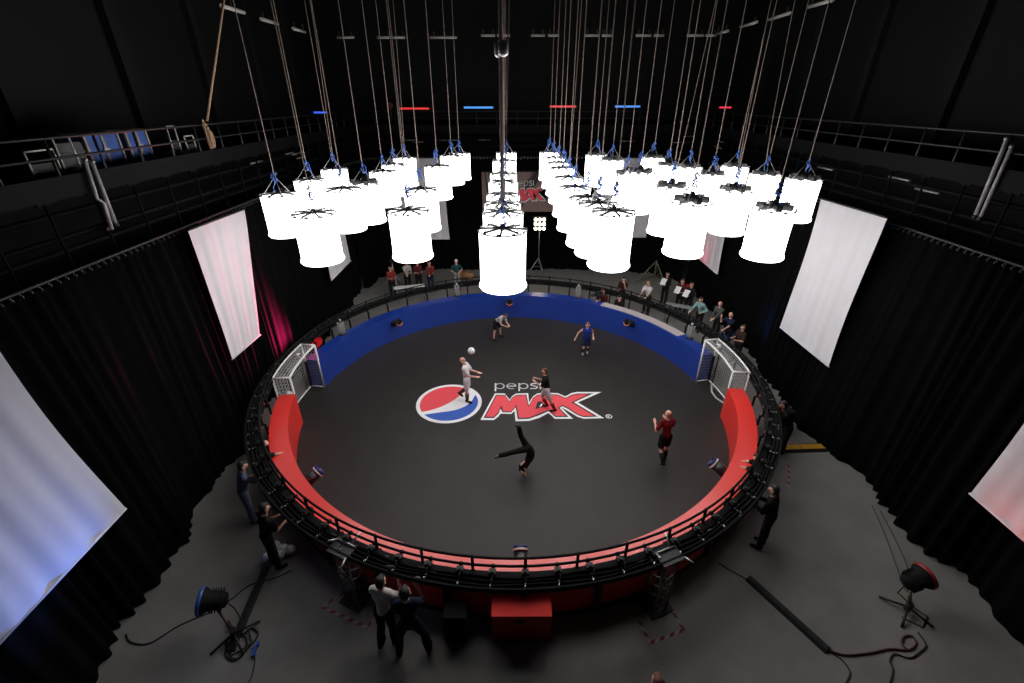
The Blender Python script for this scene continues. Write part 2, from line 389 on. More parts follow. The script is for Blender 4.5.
# ------------------------------------------------------------------ barrier walls
HW = 1.085; RI_, RO_ = 6.525, 6.985
AL0, AL1, AR0, AR1 = 172.1, 189.2, -6.4, 11.0       # goal gaps
def barrier(name, label, a0, a1, m, n):
    root = thing(name, label, 'barrier', pol(6.7, (a0+a1)/2, 0))
    MB().arc([(RI_,.0),(RI_,HW),(RO_,HW),(RO_,0)], a0, a1, n).build('panel_body', m, root)
    b = MB().arc([(RO_+.002,0),(RO_+.002,.12),(RO_+.03,.12),(RO_+.03,0)], a0, a1, n); b.build('kick_rail', black, root)
    k = max(2, int((a1-a0)/11))
    for i in range(k+1):
        a = a0+(a1-a0)*i/k; MB().box(pol(RO_+.035, a, HW/2-.03), (.06,.12,HW-.08), R(a)).build('outer_upright', black, root)
barrier('arena_barrier', 'glossy blue curved barrier wall around the far half of the playing floor', AR1, AL0, bluew, 72)
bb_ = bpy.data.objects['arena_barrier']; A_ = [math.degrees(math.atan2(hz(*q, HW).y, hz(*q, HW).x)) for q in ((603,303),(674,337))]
tag(MB().arc([(RI_+.05,HW+.001),(RI_+.05,HW+.008),(RO_-.01,HW+.008),(RO_-.01,HW+.001)], A_[1], A_[0], 16).build('reflection_strip', M('painted_reflection', (.5,.44,.45), .4), bb_), 'pale painted reflection on top of the blue barrier')  # pale strip stands in for the white banner's reflection in the glossy top
barrier('arena_barrier', 'bright red curved barrier wall around the near half of the playing floor', AL1, 360+AR0, redw, 72)

# ------------------------------------------------------------------ goals
def goal(label, a0, a1):
    root = thing('football_goal', label, 'goal', pol(6.75, (a0+a1)/2, 0)); Hg = 1.66; r0, r1 = 6.56, 7.03; rt = .034; n = 12
    A = [a0+(a1-a0)*k/n for k in range(n+1)]
    for a in (a0, a1):
        MB().tube(pol(r0,a,.02), pol(r0,a,Hg), rt).build('front_post', whitep, root)
        MB().tube(pol(r1,a,.02), pol(r1,a,Hg), rt*.85).build('rear_post', whitep, root)
        MB().tube(pol(r0,a,Hg), pol(r1,a,Hg), rt*.85).tube(pol(r0,a,.035), pol(r1,a,.035), rt*.85).build('side_bar', whitep, root)
    MB().path([pol(r0,a,Hg) for a in A], rt, 8).build('crossbar', whitep, root)
    MB().path([pol(r1,a,Hg) for a in A], rt*.85, 8).build('rear_top_bar', whitep, root)
    MB().path([pol(r1,a,.035) for a in A], rt*.85, 8).build('ground_bar', whitep, root)
    b = MB(); nt_ = .0055; w = (a1-a0); cnt = 22
    for k in range(cnt+1):
        a = a0+w*k/cnt
        b.tube(pol(r1,a,.03), pol(r1,a,Hg), nt_, 3); b.tube(pol(r0,a,Hg), pol(r1,a,Hg), nt_, 3)
    for k in range(15): b.path([pol(r1,a,.05+(Hg-.05)*k/14) for a in A], nt_, 3)
    for k in range(1, 5): b.path([pol(r0+(r1-r0)*k/5,a,Hg) for a in A], nt_, 3)
    for a in (a0, a1):
        for k in range(15): b.tube(pol(r0,a,.05+(Hg-.05)*k/14), pol(r1,a,.05+(Hg-.05)*k/14), nt_, 3)
        for k in range(5): b.tube(pol(r0+(r1-r0)*k/5,a,.03), pol(r0+(r1-r0)*k/5,a,Hg), nt_, 3)
    tag(b.build('net', net_m, root), kind='stuff')
    return root
goal('white steel goal with net in the left gap of the barrier', AL0, AL1)
goal('white steel goal with net in the right gap of the barrier', AR1, AR0)
# net spread on the floor of the right goal
b = MB(); q = [hz(*p, .02) for p in ((711.5,384),(711.8,392),(716,398),(726,405))]
b.path(q, .03, 6)
for i in range(6):
    t = i/5; b.tube(q[0].lerp(q[3], t)+V((.3,.1,.02)), q[0].lerp(q[1], t) if t < .5 else q[2].lerp(q[3], t), .006, 3)
tag(b.build('loose_net', net_m), 'loose end of net lying on the floor in front of the right goal', 'net')
def action_cam(label, p, d):
    r_ = thing('action_camera', label, 'camera', p); MB().box(V(p)+V((0,0,.03)), (.1,.12,.08)).build('body', whitep, r_)
    MB().lathe([(.03,0),(.03,.03)], V(p)+V((0,0,.03))+V(d)*.05, d, 10).build('lens', glass_dark, r_)
action_cam('tiny white camera on the top net of the left goal', pol(6.72, 178.6, 1.68), (1,0,0))
action_cam('tiny white camera on the top net of the right goal', pol(6.72, 6.5, 1.68), (-1,0,0))

# ------------------------------------------------------------------ camera ring
ring = thing('ring_track', 'large black ring of track with guard rails around the barrier', 'track', (0,0,1.38))
ZR = 1.5
MB().arc([(7.1,1.44),(7.1,ZR),(7.43,ZR),(7.43,1.44)], 0, 360, 128, True).build('track_shelf', blackm, ring)
MB().arc([(7.40,ZR),(7.40,ZR+.05),(7.43,ZR+.05),(7.43,ZR)], 0, 360, 128, True).build('outer_lip', blackm, ring)
MB().arc([(7.06,1.43),(7.06,1.5),(7.10,1.5),(7.10,1.43)], 0, 360, 128, True).build('inner_beam', blackm, ring)
for rr, z in ((7.04,1.82),(7.06,1.64)): MB().path([pol(rr, 360*k/128, z) for k in range(128)], .024, 8, True).build('guard_rail', blackm, ring)
for i in range(48):
    a = -90+360*(i+.22)/48
    if AR0-2 < (a+180)%360-180 < AR1+2 or AL0-2 < a%360 < AL1+2: zb = .0
    else: zb = HW
    MB().box(pol(7.05 if zb == 0 else 7.0, a, (zb+1.4)/2), (.05,.05,1.4-zb), R(a)).tube(pol(7.05,a,1.38), pol(7.05,a,1.86), .028).build('post', blackm, ring)
b = MB(); bd = random.Random(3)
for i in range(60):
    a = bd.random()*360; b.box(pol(7.12+.27*bd.random(), a, ZR+.012), (.03,.05+.08*bd.random(),.025), R(a))
tag(b.build('cable_clip', M('clip_grey', (.09,.09,.09), .5), ring), kind='stuff')
b = MB()
for j in range(3): b.path([pol(7.19+.07*j+.02*sin(k*.9+j), 360*k/160, ZR+.02) for k in range(160)], .02, 5, True)
b.build('cable_run', blackm, ring)

# cameras all around the track
def ring_camera():
    r_ = thing('ring_camera', 'small black camera clamped on the inner edge of the black ring track', 'camera', (0,0,0), 'cameras around the ring track', world=False)
    MB().box((.0,0,.12), (.12,.15,.1)).box((.02,0,.185), (.06,.07,.035)).build('body', black, r_)
    MB().lathe([(.042,0),(.045,.05),(.05,.11)], (-.06,0,.12), (-1,0,0), 14).build('lens', glass_dark, r_)
    MB().lathe([(.012,0),(.012,.09)], (.0,0,-.01), (0,0,1), 8).box((.0,0,.06), (.05,.05,.02)).build('mount', steel, r_)
    MB().tube((.12,0,.02), (.24,0,.02), .013, 6).box((.26,0,.03), (.05,.035,.05)).box((.1,0,.02),(.05,.035,.05)).tube((.1,0,.02),(.13,0,.02),.013,6).build('clamp', silver, r_)
    MB().path([(.06,.02,.13),(.14,.03,.2),(.24,.02,.12),(.3,0,.03)], .01, 5).build('cable', rubber, r_)
    return r_
rc0 = ring_camera()
for i in range(79):
    o = rc0 if i == 0 else copy_tree(rc0); a = -90+360*(i+.35)/79
    o.scale = (.8,.8,.8); o.location = pol(7.15, a, ZR); o.rotation_euler = (0,0,R(a + random.uniform(-4,4)))

# ------------------------------------------------------------------ lattice towers under the ring
def tower(a, lab, rr=7.27, w=.15, z0=0., z1=1.38):
    c = pol(rr, a, z0); zt = z1-z0; root = thing('lattice_tower', lab, 'tower', c, None)
    x = pol(1,a); y = V((-x.y, x.x, 0)); tm = M('tower_dull', (.16,.14,.13), .5, metal=.3) if a < 0 else M('tower_alu', (.42,.41,.39), .45, metal=.2)
    cs = [(-w,-w),(w,-w),(w,w),(-w,w)]
    P = lambda k, z: c + x*cs[k][0] + y*cs[k][1] + V((0,0,z))
    for k in range(4): MB().tube(P(k,.03), P(k,zt), .02*w/.15).build('chord', tm, root)
    b = MB()
    for k in range(4):
        for i in range(5):
            u0 = .04+(zt-.06)*i/5; u1 = .04+(zt-.06)*(i+1)/5; b.tube(P(k,u0), P((k+1)%4,u1), .06*w, 6); b.tube(P((k+1)%4,u0), P(k,u1), .06*w, 6)
    b.build('lacing', tm, root)
    MB().box(c+V((0,0,.02)), (w*3.3,w*3.3,.04) if z0 == 0 else (w*2.6,w*2.6,.03), R(a)).build('base_plate', dark, root)
    if z0 > 0:
        MB().ball(c+V((0,0,zt+.05)), .05, 12).tube(c+V((0,0,zt-.02)), c+V((0,0,zt+.05)), .03).build('mast_head', tm, root); return
    MB().box(c+x*.05+V((0,0,1.525)), (.34,.46,.03), R(a)).build('head_plate', M('plate_grey', (.035,.035,.036), .5), root)
    h = MB(); z = V((0,0,1.56))
    h.tube(c-x*.05-y*.2+z, c-x*.05+y*.22+z, .02).tube(c-x*.05-y*.2+z, c+x*.12-y*.26+z+V((0,0,.1)), .018).tube(c-x*.05+y*.1+z, c-x*.28+y*.16+z+V((0,0,.12)), .018).tube(c+x*.2+y*.22+z, c+x*.36+y*.28+z, .018)
    h.build('clamp', M('clamp_bright', (.6,.6,.6), .35, metal=.5), root)
for a, lab in ((-115.4,'dull lattice tower under the ring, near left, standing in taped corner'),(-67.5,'dull lattice tower under the ring, near right, standing in taped corner')): tower(a, lab)
for q_, lab in (((332,326),'silver lattice mast on the blue barrier just past the left goal'),((455,288),'silver lattice mast on the far blue barrier, left of centre'),((582,288),'silver lattice mast on the far blue barrier, right of centre'),((701,330),'silver lattice mast on the blue barrier just past the right goal')):
    p_ = hz(*q_, 1.35); tower(math.degrees(math.atan2(p_.y, p_.x)), lab, 6.88, .075, HW, 1.62)
def hazard(label, pts):
    root = MB(); P = [hz(*p, .004) for p in pts]
    for i in range(len(P)-1):
        d = P[i+1]-P[i]; L = d.length; d.normalize(); n = V((-d.y,d.x,0))*.03; k = int(L/.1)
        for j in range(k):
            root.mi = j % 2; a = P[i]+d*(L*j/k); e = P[i]+d*(L*(j+1)/k); s = d*.03; root.face([a-n-s, e-n-s, e+n+s, a+n+s])
    tag(root.build('hazard_tape', [M('tape_red', (.22,.02,.02), .6), M('tape_white', (.33,.30,.29), .6)]), label, 'tape')
hazard('red and white striped tape corner on the floor round the near left tower', [(345,592),(322,607),(367,627),(392,600)])
hazard('red and white striped tape corner on the floor round the near right tower', [(634,610),(650,643),(684,630),(667,602)])
hazard('short line of red and white tape on the floor beyond the right curve', [(788.5,465),(788.5,487)])

# ------------------------------------------------------------------ canister units poking through the barrier
def atan_dn(x, y): return math.atan2(-y.z, -x.z)
def canister(label, a, far, tilt=.5):
    p = pol(RI_, a, .74); root = thing('barrier_canister', label, 'canister', p); ax = -pol(1, a) + V((0,0,tilt))
    ax.normalize()
    MB().lathe([(.135,-.12),(.135,.36)], p, ax, 24).build('drum', M('canister_black', (.014,.012,.016), .35), root)
    b = MB(); x, y, z = b.frame(ax)
    for k in range(2): b.path([p+z*(.1+.03*i)+(x*cos(2.2+k*1.5+.12*i)+y*sin(2.2+k*1.5+.12*i))*.136 for i in range(7)], .014, 6)
    for k in range(1): b.build('stripe', M('canister_red', (.2,.015,.015), .5), root)
    MB().lathe([(.135,.34),(.148,.35),(.148,.44),(.13,.46),(.115,.46),(.115,.38)], p, ax, 24, caps=False).build('collar', M('collar_dark', (.012,.01,.012), .4) if far else M('collar_blue', (.008,.012,.1), .35), root)
    b = MB()
    if far: b.path([p+z*.455+(x*cos(t)+y*sin(t))*.138 for t in [atan_dn(x,y)+(-1.25+2.5*i/14) for i in range(15)]], .02, 6)
    else: b.lathe([(.149,.36),(.153,.365),(.153,.395),(.149,.40)], p, ax, 24, caps=False)
    b.build('rim', M('rim_orange', (.6,.16,.06), .3) if far else whitep, root)
    MB().lathe([(.116,.38),(.116,.39)], p, ax, 24).build('end_plate', blackm, root)
for a, f, l in ((137.6,1,'black canister with orange rim on the blue barrier, far left'),(91.3,1,'black canister with orange rim on the blue barrier, far middle'),(42.2,1,'black canister with orange rim on the blue barrier, far right'),
        (-139.2,0,'black canister with blue collar inside the red barrier, near left'),(-88.7,0,'black canister with blue collar inside the red barrier, near middle'),(-37.4,0,'black canister with blue collar inside the red barrier, near right')):
    canister(l, a, f)

# ------------------------------------------------------------------ red cabinet in front
root = thing('red_cabinet', 'red box cabinet standing against the near outside of the barrier', 'cabinet', (.14,-7.2,0))
MB().box((.14,-7.19,.39), (1.06,.42,.70)).build('carcass', M('cabinet_red', (.55,.025,.02), .55), root)
for x in (-.13,.41): MB().box((x,-7.19,.755), (.535,.44,.03)).build('top_panel', M('cabinet_top', (.8,.03,.025), .6, spec=.25), root)
MB().box((.09,-7.408,.6), (.16,.02,.09)).build('socket_plate', M('socket_dark', (.12,.03,.03), .5), root)
MB().box((.14,-7.19,.03), (1.0,.4,.06)).build('plinth', black, root)
def seat_case(label, p, d, rz, m):
    r_ = thing('flight_case', label, 'case', p); MB().box(V(p)+V((0,0,d[2]/2)), d, rz).build('body', m, r_)
    MB().box(V(p)+V((0,0,d[2]*.7)), (d[0]+.02,d[1]+.02,.03), rz).build('edge_trim', dark, r_); MB().box(V(p)+V((0,0,d[2]+.015)), (d[0]*.96,d[1]*.96,.03), rz).build('lid', m, r_)
seat_case('black case standing under the ring left of the red cabinet', (-1.05,-7.25,0), (.42,.3,.66), 0, blackm)
seat_case('black case standing outside the ring beside the yellow cable ramp', (7.95,-1.35,0), (.45,.5,.75), .2, blackm)

# ------------------------------------------------------------------ drum lamps
LL = [  # column, px, py, w
('a',278.8,195,34),('a',309.5,181,30),('a',334,170,25),
('b',314,214.5,41),('b',343,190,36),('b',365,184.5,33),('b',383.5,172.5,28.5),('b',394.5,165.5,25),('b',404.5,158.5,23),
('c',408.5,212,39.5),('c',421,190.5,34),('c',437.5,167,28),('c',451.5,156.5,25),('c',459.5,154,21.5),
('d',502.6,231,47.8),('d',503,213.5,39),('d',502.5,205,34),('d',503,195.6,30),('d',503.3,182.5,27.5),('d',503.4,174.7,25.5),('d',504.2,161.5,23),('d',506.3,153.3,19.6),
('e',613.5,213,44),('e',598,205,40),('e',587,199,35),('e',575,188.5,30.3),('e',568.5,178.5,27),('e',562.7,169,24.5),('e',558.7,163.7,22.6),('e',553.6,158.5,20.8),('e',549.5,153,19.3),
('f',691,203,42),('f',671,188,37),('f',640,173.5,31),('f',627,175,27.5),('f',612,161,24),('f',596.5,156,21.8),
('g',773.5,210,40.5),('g',734.5,191,36.5),('g',712,175.5,29),('g',688.5,168,26.5),('g',668,166,25.5),('g',653,158.5,23.5),
('h',803.5,180.5,36.5),('h',765,175.5,30.5),('h',735,167.5,26.8)]
DIA, HL = .76, .945
def lamp_proto(kind):
    r_ = thing('drum_lamp', 'x', 'lamp', (0,0,0), 'drum lamps hanging over the arena', world=False)
    n = 28; rr = DIA/2
    prof = [(rr-.015,-.03),(rr,-.0),(rr,-.04),(rr*.985,-HL*.5),(rr*.99,-HL+.1),(rr*1.05,-HL+.055),(rr*1.055,-HL+.03),(rr*1.0,-HL),(rr*.6,-HL-.012),(.02,-HL-.015)]
    MB().lathe([(.02,-.03)]+prof, n=n).build('silk_skirt', silk, r_)
    ring_ = MB().path([((rr+.004)*cos(2*pi*k/n), (rr+.004)*sin(2*pi*k/n), .012) for k in range(n)], .011, 6, True)
    for k in range(10): a = 2*pi*k/10; ring_.box(((rr)*cos(a), rr*sin(a), .025), (.03,.05,.03), a)
    ring_.build('top_ring', M('ring_grey', (.35,.35,.35), .5), r_)
    if kind == 0:
        s = MB()
        for k in range(8): a = 2*pi*k/8+.25; s.tube((0,0,.05), (rr*.98*cos(a), rr*.98*sin(a), .035), .019, 6)
        s.lathe([(.05,.02),(.06,.05),(.03,.11)], n=12); s.build('spider_frame', black, r_)
    else:
        s = MB()
        for k in range(3):
            a = pi*k/3+.15; s.box((0,0,.06), (rr*1.5,.07,.06), a)
            for sg in (-1,1): s.box((sg*rr*.62*cos(a), sg*rr*.62*sin(a), .075), (.16,.1,.1), a)
        s.lathe([(.08,.03),(.08,.12),(.03,.2)], n=12); s.build('lamp_head', black, r_)
    br = MB()
    for k in range(3): a = 2*pi*k/3+.5; br.tube((rr*.8*cos(a), rr*.8*sin(a), .03), (0,0,.42), .009, 5)
    br.build('bridle', M('bridle_grey', (.16,.16,.17), .5), r_)
    t = MB(); q = random.Random(kind+5)
    for j in range(2):
        t.path([(.055*sin(i*1.9+j*2)*(1-abs(i-3)/7)+.02*q.uniform(-1,1), .055*cos(i*1.7+j)*(1-abs(i-3)/7), .27+.04*i) for i in range(7)], .013, 5)
    t.path([(0,0,.55),(.09,.02,.42),(.06,-.05,.28),(.12,.0,.15),(.03,.03,.08)], .009, 5)
    t.build('cable_tie', bluec, r_)
    return r_
P0, P1 = lamp_proto(0), lamp_proto(1)
used = [False, False]
cols = {'a':'leftmost column of three','b':'second column from the left','c':'third column from the left','d':'centre column behind the nearest lamp','e':'long column just right of centre','f':'third column from the right','g':'second column from the right','h':'rightmost column of three'}
order = ['nearest','second nearest','third','fourth','fifth','sixth','seventh','eighth','ninth']
cnt = {}; placed = []; lamps = []
for c, px, py, w in LL:
    rv = ray(px, py); t1 = (6.94-CAM.z)/rv.z; t2 = FPX*DIA/w
    t = .55*t1+.45*t2
    p = CAM+rv*t
    for _ in range(40):
        bad = [q for q in placed if (V((q.x-p.x, q.y-p.y)).length < .84 and abs(q.z-p.z) < 1.1)]
        if not bad: break
        t += .08 if p.y >= bad[0].y else -.08
        p = CAM+rv*t
    placed.append(p.copy())
    kind = 1 if c in 'fgh' or (c == 'b' and cnt.get('b', 0) == 2) else 0
    proto = (P0, P1)[kind]
    o = proto if not used[kind] else copy_tree(proto); used[kind] = True
    k = cnt.get(c, 0); cnt[c] = k+1
    n_in = sum(1 for q in LL if q[0] == c)
    od = 'farthest' if k == n_in-1 else order[k]
    o['label'] = 'glowing white drum lamp, %s one in the %s' % (od, cols[c])
    o.location = p; o.rotation_euler = (0,0,random.uniform(0,6))
    o.scale = (1,1,dict(a=.93,b=.93,c=.935,d=1.,e=1.05,f=1.06,g=.965,h=.97)[c])
    placed[-1] = p.copy(); lamps.append((o, c, k, p))
for i, (o, c, k, p) in enumerate(lamps):
    top = (ZC-p.z-.003)/o.scale.z
    b = MB(); th = .03 if (c, k) == ('d', 0) else .0095
    b.tube((0,0,.4), (0,0,top), th, 8)
    b.build('suspension_rope', rope_m, o)
    if i % 6 == 2:
        b = MB(); a = i*2.4; e = .25+.2*((i*7) % 5)/5
        b.path([(.05*cos(a),.05*sin(a),.3), (e*.35*cos(a),e*.35*sin(a),1.2), (e*.7*cos(a),e*.7*sin(a),top*.5), (e*cos(a),e*sin(a),top)], .009, 5); b.build('power_cable', rope_m, o)
    if (c, k) == ('d', 0):
        z = 2.35
        b = MB(); b.lathe([(.03,0),(.07,.03),(.07,.16),(.03,.19)], (.07,0,z), n=10); b.lathe([(.03,0),(.06,.03),(.06,.16),(.03,.19)], (-.07,0,z), n=10); b.build('rope_shackle', silver, o)

# ------------------------------------------------------------------ people
jobs = []
def caps_obj(name, caps, m, parent, vox, balls=(), boxes=()):
    b = MB()
    for c in caps: b.cap(c[0], c[1], c[2], c[3] if len(c) > 3 else None, 10)
    for c in balls: b.ball(c[0], c[1], 12, c[2] if len(c) > 2 else (1,1,1))
    o = b.build(name, m, parent)
    md = o.modifiers.new('remesh', 'REMESH'); md.mode = 'VOXEL'; md.voxel_size = vox; md.use_smooth_shade = True
    sm = o.modifiers.new('smooth', 'SMOOTH'); sm.iterations = 2; sm.factor = .5
    jobs.append(o); return o
def nrm(v): return V(v).normalized()
ARM = dict(filming=((.25,.55,-.75),(-.35,.55,.75)), down=((.13,.05,-1),(.05,.25,-1)), bent=((.2,.0,-1),(-.25,.95,.05)), hold=((.12,.25,-1),(-.35,.9,.15)), up=((.15,.75,-.35),(-.15,.35,.95)), reach=((.0,.8,-.6),(-.05,.95,-.35)),
           run_f=((.15,.35,-.9),(-.35,.8,.45)), run_b=((.3,-.6,-.75),(.1,.7,-.45)), out=((.75,-.1,-.7),(.35,.35,-.75)), hips=((.55,-.25,-.8),(-.6,.45,-.4)), fold=((.12,.2,-1),(-.9,.45,.1)), forward=((.05,.45,-.9),(-.1,.98,-.12)))
LEG = dict(straight=((.03,.02,-1),(.0,-.02,-1)), step=((.04,.3,-1),(0,-.12,-1)), back=((.03,-.22,-1),(0,-.4,-.9)), kick=((.04,.1,-1),(0,-.95,-.35)), lift=((.05,.75,-.7),(0,-.25,-.95)), wide=((.28,.12,-1),(.1,-.12,-1)), crouch=((.12,.9,-.35),(0,-.55,-.85)), sit=((.12,1,-.05),(0,-.05,-1)))
def person(label, xy, yaw, top=None, bottom=None, sleeve='short', legs='trousers', skin=None, hair=(.03,.02,.015), lean=0, side=0, head=0, RA='down', LA='down', RL='straight', LL_='straight', shoe=(.02,.02,.02),
           H=1.76, z0=0., vox=.016, group=None, joints=None, cap=None, bare=True, zlift=0., sock=None, eyes=False):
    s = H/1.76; skin = skin or SKIN
    J = {}; P = V((0,0,0)); l, d = R(lean), R(side)
    u = nrm((sin(d), sin(l), cos(l)*cos(d))); X = nrm(V((1,0,0))-u*u.x); F = u.cross(X)
    J['pel'] = P; J['wai'] = P+u*.18; J['che'] = P+u*.34; J['nec'] = P+u*.53
    hp = R(head); hd = nrm(u*cos(hp)*.5+V((0,0,1))*.5*cos(hp)-F*sin(hp)); hf = nrm(F-hd*F.dot(hd))
    J['h0'] = J['nec']+hd*.11+hf*.015; J['h1'] = J['nec']+hd*.19+hf*.02; J['hf'] = hf; J['hd'] = hd
    for sg, a, n in ((1,RA,'R'),(-1,LA,'L')):
        A = ARM[a] if isinstance(a, str) else a
        def loc(v): return nrm(X*(v[0]*sg)+V((0,1,0))*v[1]*(.5) + F*v[1]*.5 + V((0,0,1))*v[2])
        sh = J['nec']-u*.07+X*sg*.175; el = sh+loc(A[0])*.285; wr = el+loc(A[1])*.25
        J['sh'+n], J['el'+n], J['wr'+n], J['hd'+n] = sh, el, wr, loc(A[1])
    for sg, a, n in ((1,RL,'R'),(-1,LL_,'L')):
        A = LEG[a] if isinstance(a, str) else a
        g = lambda v: nrm((v[0]*sg, v[1], v[2]))
        hi = P+X*sg*.095-V((0,0,.02)); kn = hi+g(A[0])*.43; an = kn+g(A[1])*.41
        t = g(A[1]); toe = nrm((.12*sg,1,-.12)) if abs(t.y) < .5 else nrm(V((0,1,0))-t*t.y)
        J['hi'+n], J['kn'+n], J['an'+n], J['to'+n] = hi, kn, an, an+toe*.15-V((0,0,.035 if abs(t.y) < .5 else 0))
    if joints: J.update(joints(J))
    lowest = min(min(J['an'+n].z-.05, J['to'+n].z-.03, J['an'+n].z-.09 if not joints else 9) for n in 'RL')
    if joints: lowest = min(lowest, min(J['wr'+n].z-.09 for n in 'RL'))
    up = V((0,0,-lowest+zlift))
    for k in J:
        if k not in ('hf','hd','hdR','hdL'): J[k] = (J[k]+up)*s
    if yaw is None: yaw = 90
    root = thing('person', label, 'person', (xy[0], xy[1], z0), group, R(yaw-90), world=False)
    vx = lambda k: J[k]
    body = [(J['pel'],J['wai'],.105*s,.1*s),(J['wai'],J['che'],.1*s,.11*s),(J['hiR'],J['hiL'],.085*s),(J['che'],J['nec'],.1*s,.06*s),(J['shR'].lerp(J['nec'],.25),J['shL'].lerp(J['nec'],.25),.062*s),
            (J['che'].lerp(J['shR'],.4),J['che'].lerp(J['shL'],.4),.1*s),(J['nec'],J['h0'],.054*s),(J['h0'],J['h1'],.07*s,.092*s)]
    balls = [(J['h0'].lerp(J['h1'],.35)+J['hf']*.088*s,.02*s)]
    e_x = J['hd'].cross(J['hf'])
    for sg in (-1,1): balls.append((J['h0'].lerp(J['h1'],.5)+e_x*sg*.088*s-J['hf']*.005, .026*s, (.6,.9,1)))
    for n, sg in (('R',1),('L',-1)):
        w = J['wr'+n]; dh = J['hd'+n]; kn = w+dh*.085*s; pv = dh.cross(V((0,0,1))); pv = pv.normalized() if pv.length > .2 else V((1,0,0))
        pn = dh.cross(pv)
        body += [(J['sh'+n],J['el'+n],.052*s,.04*s),(J['el'+n],w,.041*s,.027*s),(w+pv*.012*s,kn+pv*.02*s,.022*s,.02*s),(w-pv*.012*s,kn-pv*.02*s,.022*s,.02*s)]
        for q in range(4):
            b0 = kn+pv*(.03-.02*q)*s; ln = (.07,.08,.075,.06)[q]*s; b1 = b0+dh*ln*.55-pn*.006; b2 = b1+(dh*.8-pn*.45).normalized()*ln*.45
            body += [(b0,b1,.0105*s),(b1,b2,.0105*s,.009*s)]
        th = w+dh*.03*s+pv*.028*s; body.append((th, th+(dh*.8+pv*.7).normalized()*.06*s, .0125*s, .0105*s))
        body += [(J['hi'+n],J['kn'+n],.085*s,.056*s),(J['kn'+n],J['an'+n],.053*s,.036*s),(J['kn'+n].lerp(J['an'+n],.12)+V((0,-.012,0)),J['kn'+n].lerp(J['an'+n],.45)+V((0,-.015,0)),.05*s,.052*s),(J['an'+n],J['to'+n],.036*s,.03*s)]
    body_o = caps_obj('body', body, skin, root, vox, balls)
    if top is not None:
        g = .018*s
        c = [(J['pel']+(J['wai']-J['pel'])*.2,J['wai'],.108*s+g*.6,.1*s+g),(J['wai'],J['che'],.1*s+g,.11*s+g),(J['che'],J['che'].lerp(J['nec'],.72),.1*s+g,.06*s+g),(J['shR'].lerp(J['nec'],.2),J['shL'].lerp(J['nec'],.2),.062*s+g),(J['che'].lerp(J['shR'],.4),J['che'].lerp(J['shL'],.4),.1*s+g)]
        for n in 'RL':
            if sleeve == 'none': continue
            if sleeve == 'short': c.append((J['sh'+n], J['sh'+n].lerp(J['el'+n],.75), .055*s+g, .05*s+g))
            else: c += [(J['sh'+n],J['el'+n],.053*s+g,.042*s+g),(J['el'+n],J['el'+n].lerp(J['wr'+n],.92),.042*s+g,.03*s+g*.8)]
        caps_obj('shirt' if sleeve != 'long' else 'jacket', c, clothm('%.2f_%.2f_%.2f' % top, top), root, .02)
    if bottom is not None:
        g = .016*s; c = [(J['pel']+(J['wai']-J['pel'])*.25,J['pel'],.105*s+g*.5,.108*s+g*.5),(J['hiR'],J['hiL'],.088*s+g)]
        for n in 'RL':
            if legs == 'shorts': c.append((J['hi'+n],J['hi'+n].lerp(J['kn'+n],.72),.088*s+g,.078*s+g*1.6))
            else: c += [(J['hi'+n],J['kn'+n],.086*s+g,.058*s+g),(J['kn'+n],J['kn'+n].lerp(J['an'+n],.5)+V((0,-.008,0)),.06*s+g,.062*s+g),(J['kn'+n].lerp(J['an'+n],.5)+V((0,-.008,0)),J['kn'+n].lerp(J['an'+n],.97),.062*s+g,.05*s+g)]
        caps_obj('shorts' if legs == 'shorts' else 'trousers', c, clothm('%.2f_%.2f_%.2f' % bottom, bottom), root, .02)
    for n in 'RL':
        if sock is not None:
            MB().tube(J['kn'+n].lerp(J['an'+n],.28), J['an'+n], .075*s, 12, .05*s).build('sock', clothm('%.2f_%.2f_%.2fs' % sock, sock), root)
        caps_obj('shoe', [(J['an'+n]+(J['to'+n]-J['an'+n])*-.25+V((0,0,-.02)),J['to'+n],.046*s,.04*s)], clothm('%.2f_%.2f_%.2f' % shoe, shoe), root, .016)
    hc = J['h1']
    if hair is not None:
        caps_obj('hair', [(hc-J['hf']*.022*s+J['hd']*.02*s, hc-J['hf']*.035*s-J['hd']*.05*s, .088*s, .08*s),(hc+J['hf']*.03*s+J['hd']*.045*s, hc-J['hf']*.03*s+J['hd']*.03*s, .06*s, .085*s)], M('hair_%.2f_%.2f' % hair[:2], hair, .7, noise=.3, nscale=30), root, .016)
    if cap is not None:
        caps_obj('cap', [(hc+J['hd']*.035*s, hc+J['hd']*.04*s, .092*s),(hc+J['hf']*.08*s+J['hd']*.03*s, hc+J['hf']*.15*s+J['hd']*.02*s, .03*s)], clothm('cap%.2f' % cap[0], cap), root, .016)
    if eyes:
        for sg in (-1,1):
            b = MB().ball(J['h0'].lerp(J['h1'],.72)+J['hf']*.083*s+e_x*sg*.034*s, .011*s, 8); b.build('eye', glass_dark, body_o)
        MB().ball(J['h0'].lerp(J['h1'],-.05)+J['hf']*.066*s, .02*s, 8, (1.3,.5,.35) if abs(J['hf'].x) < .7 else (.5,1.3,.35)).build('mouth', M('lip', (.3,.1,.09), .6), body_o)
    return root
def fl(px, py): p = hz(px, py, .022); return (p.x, p.y)

WHT, BLK, NVY = (.72,.71,.72), (.008,.008,.009), (.012,.016,.04)
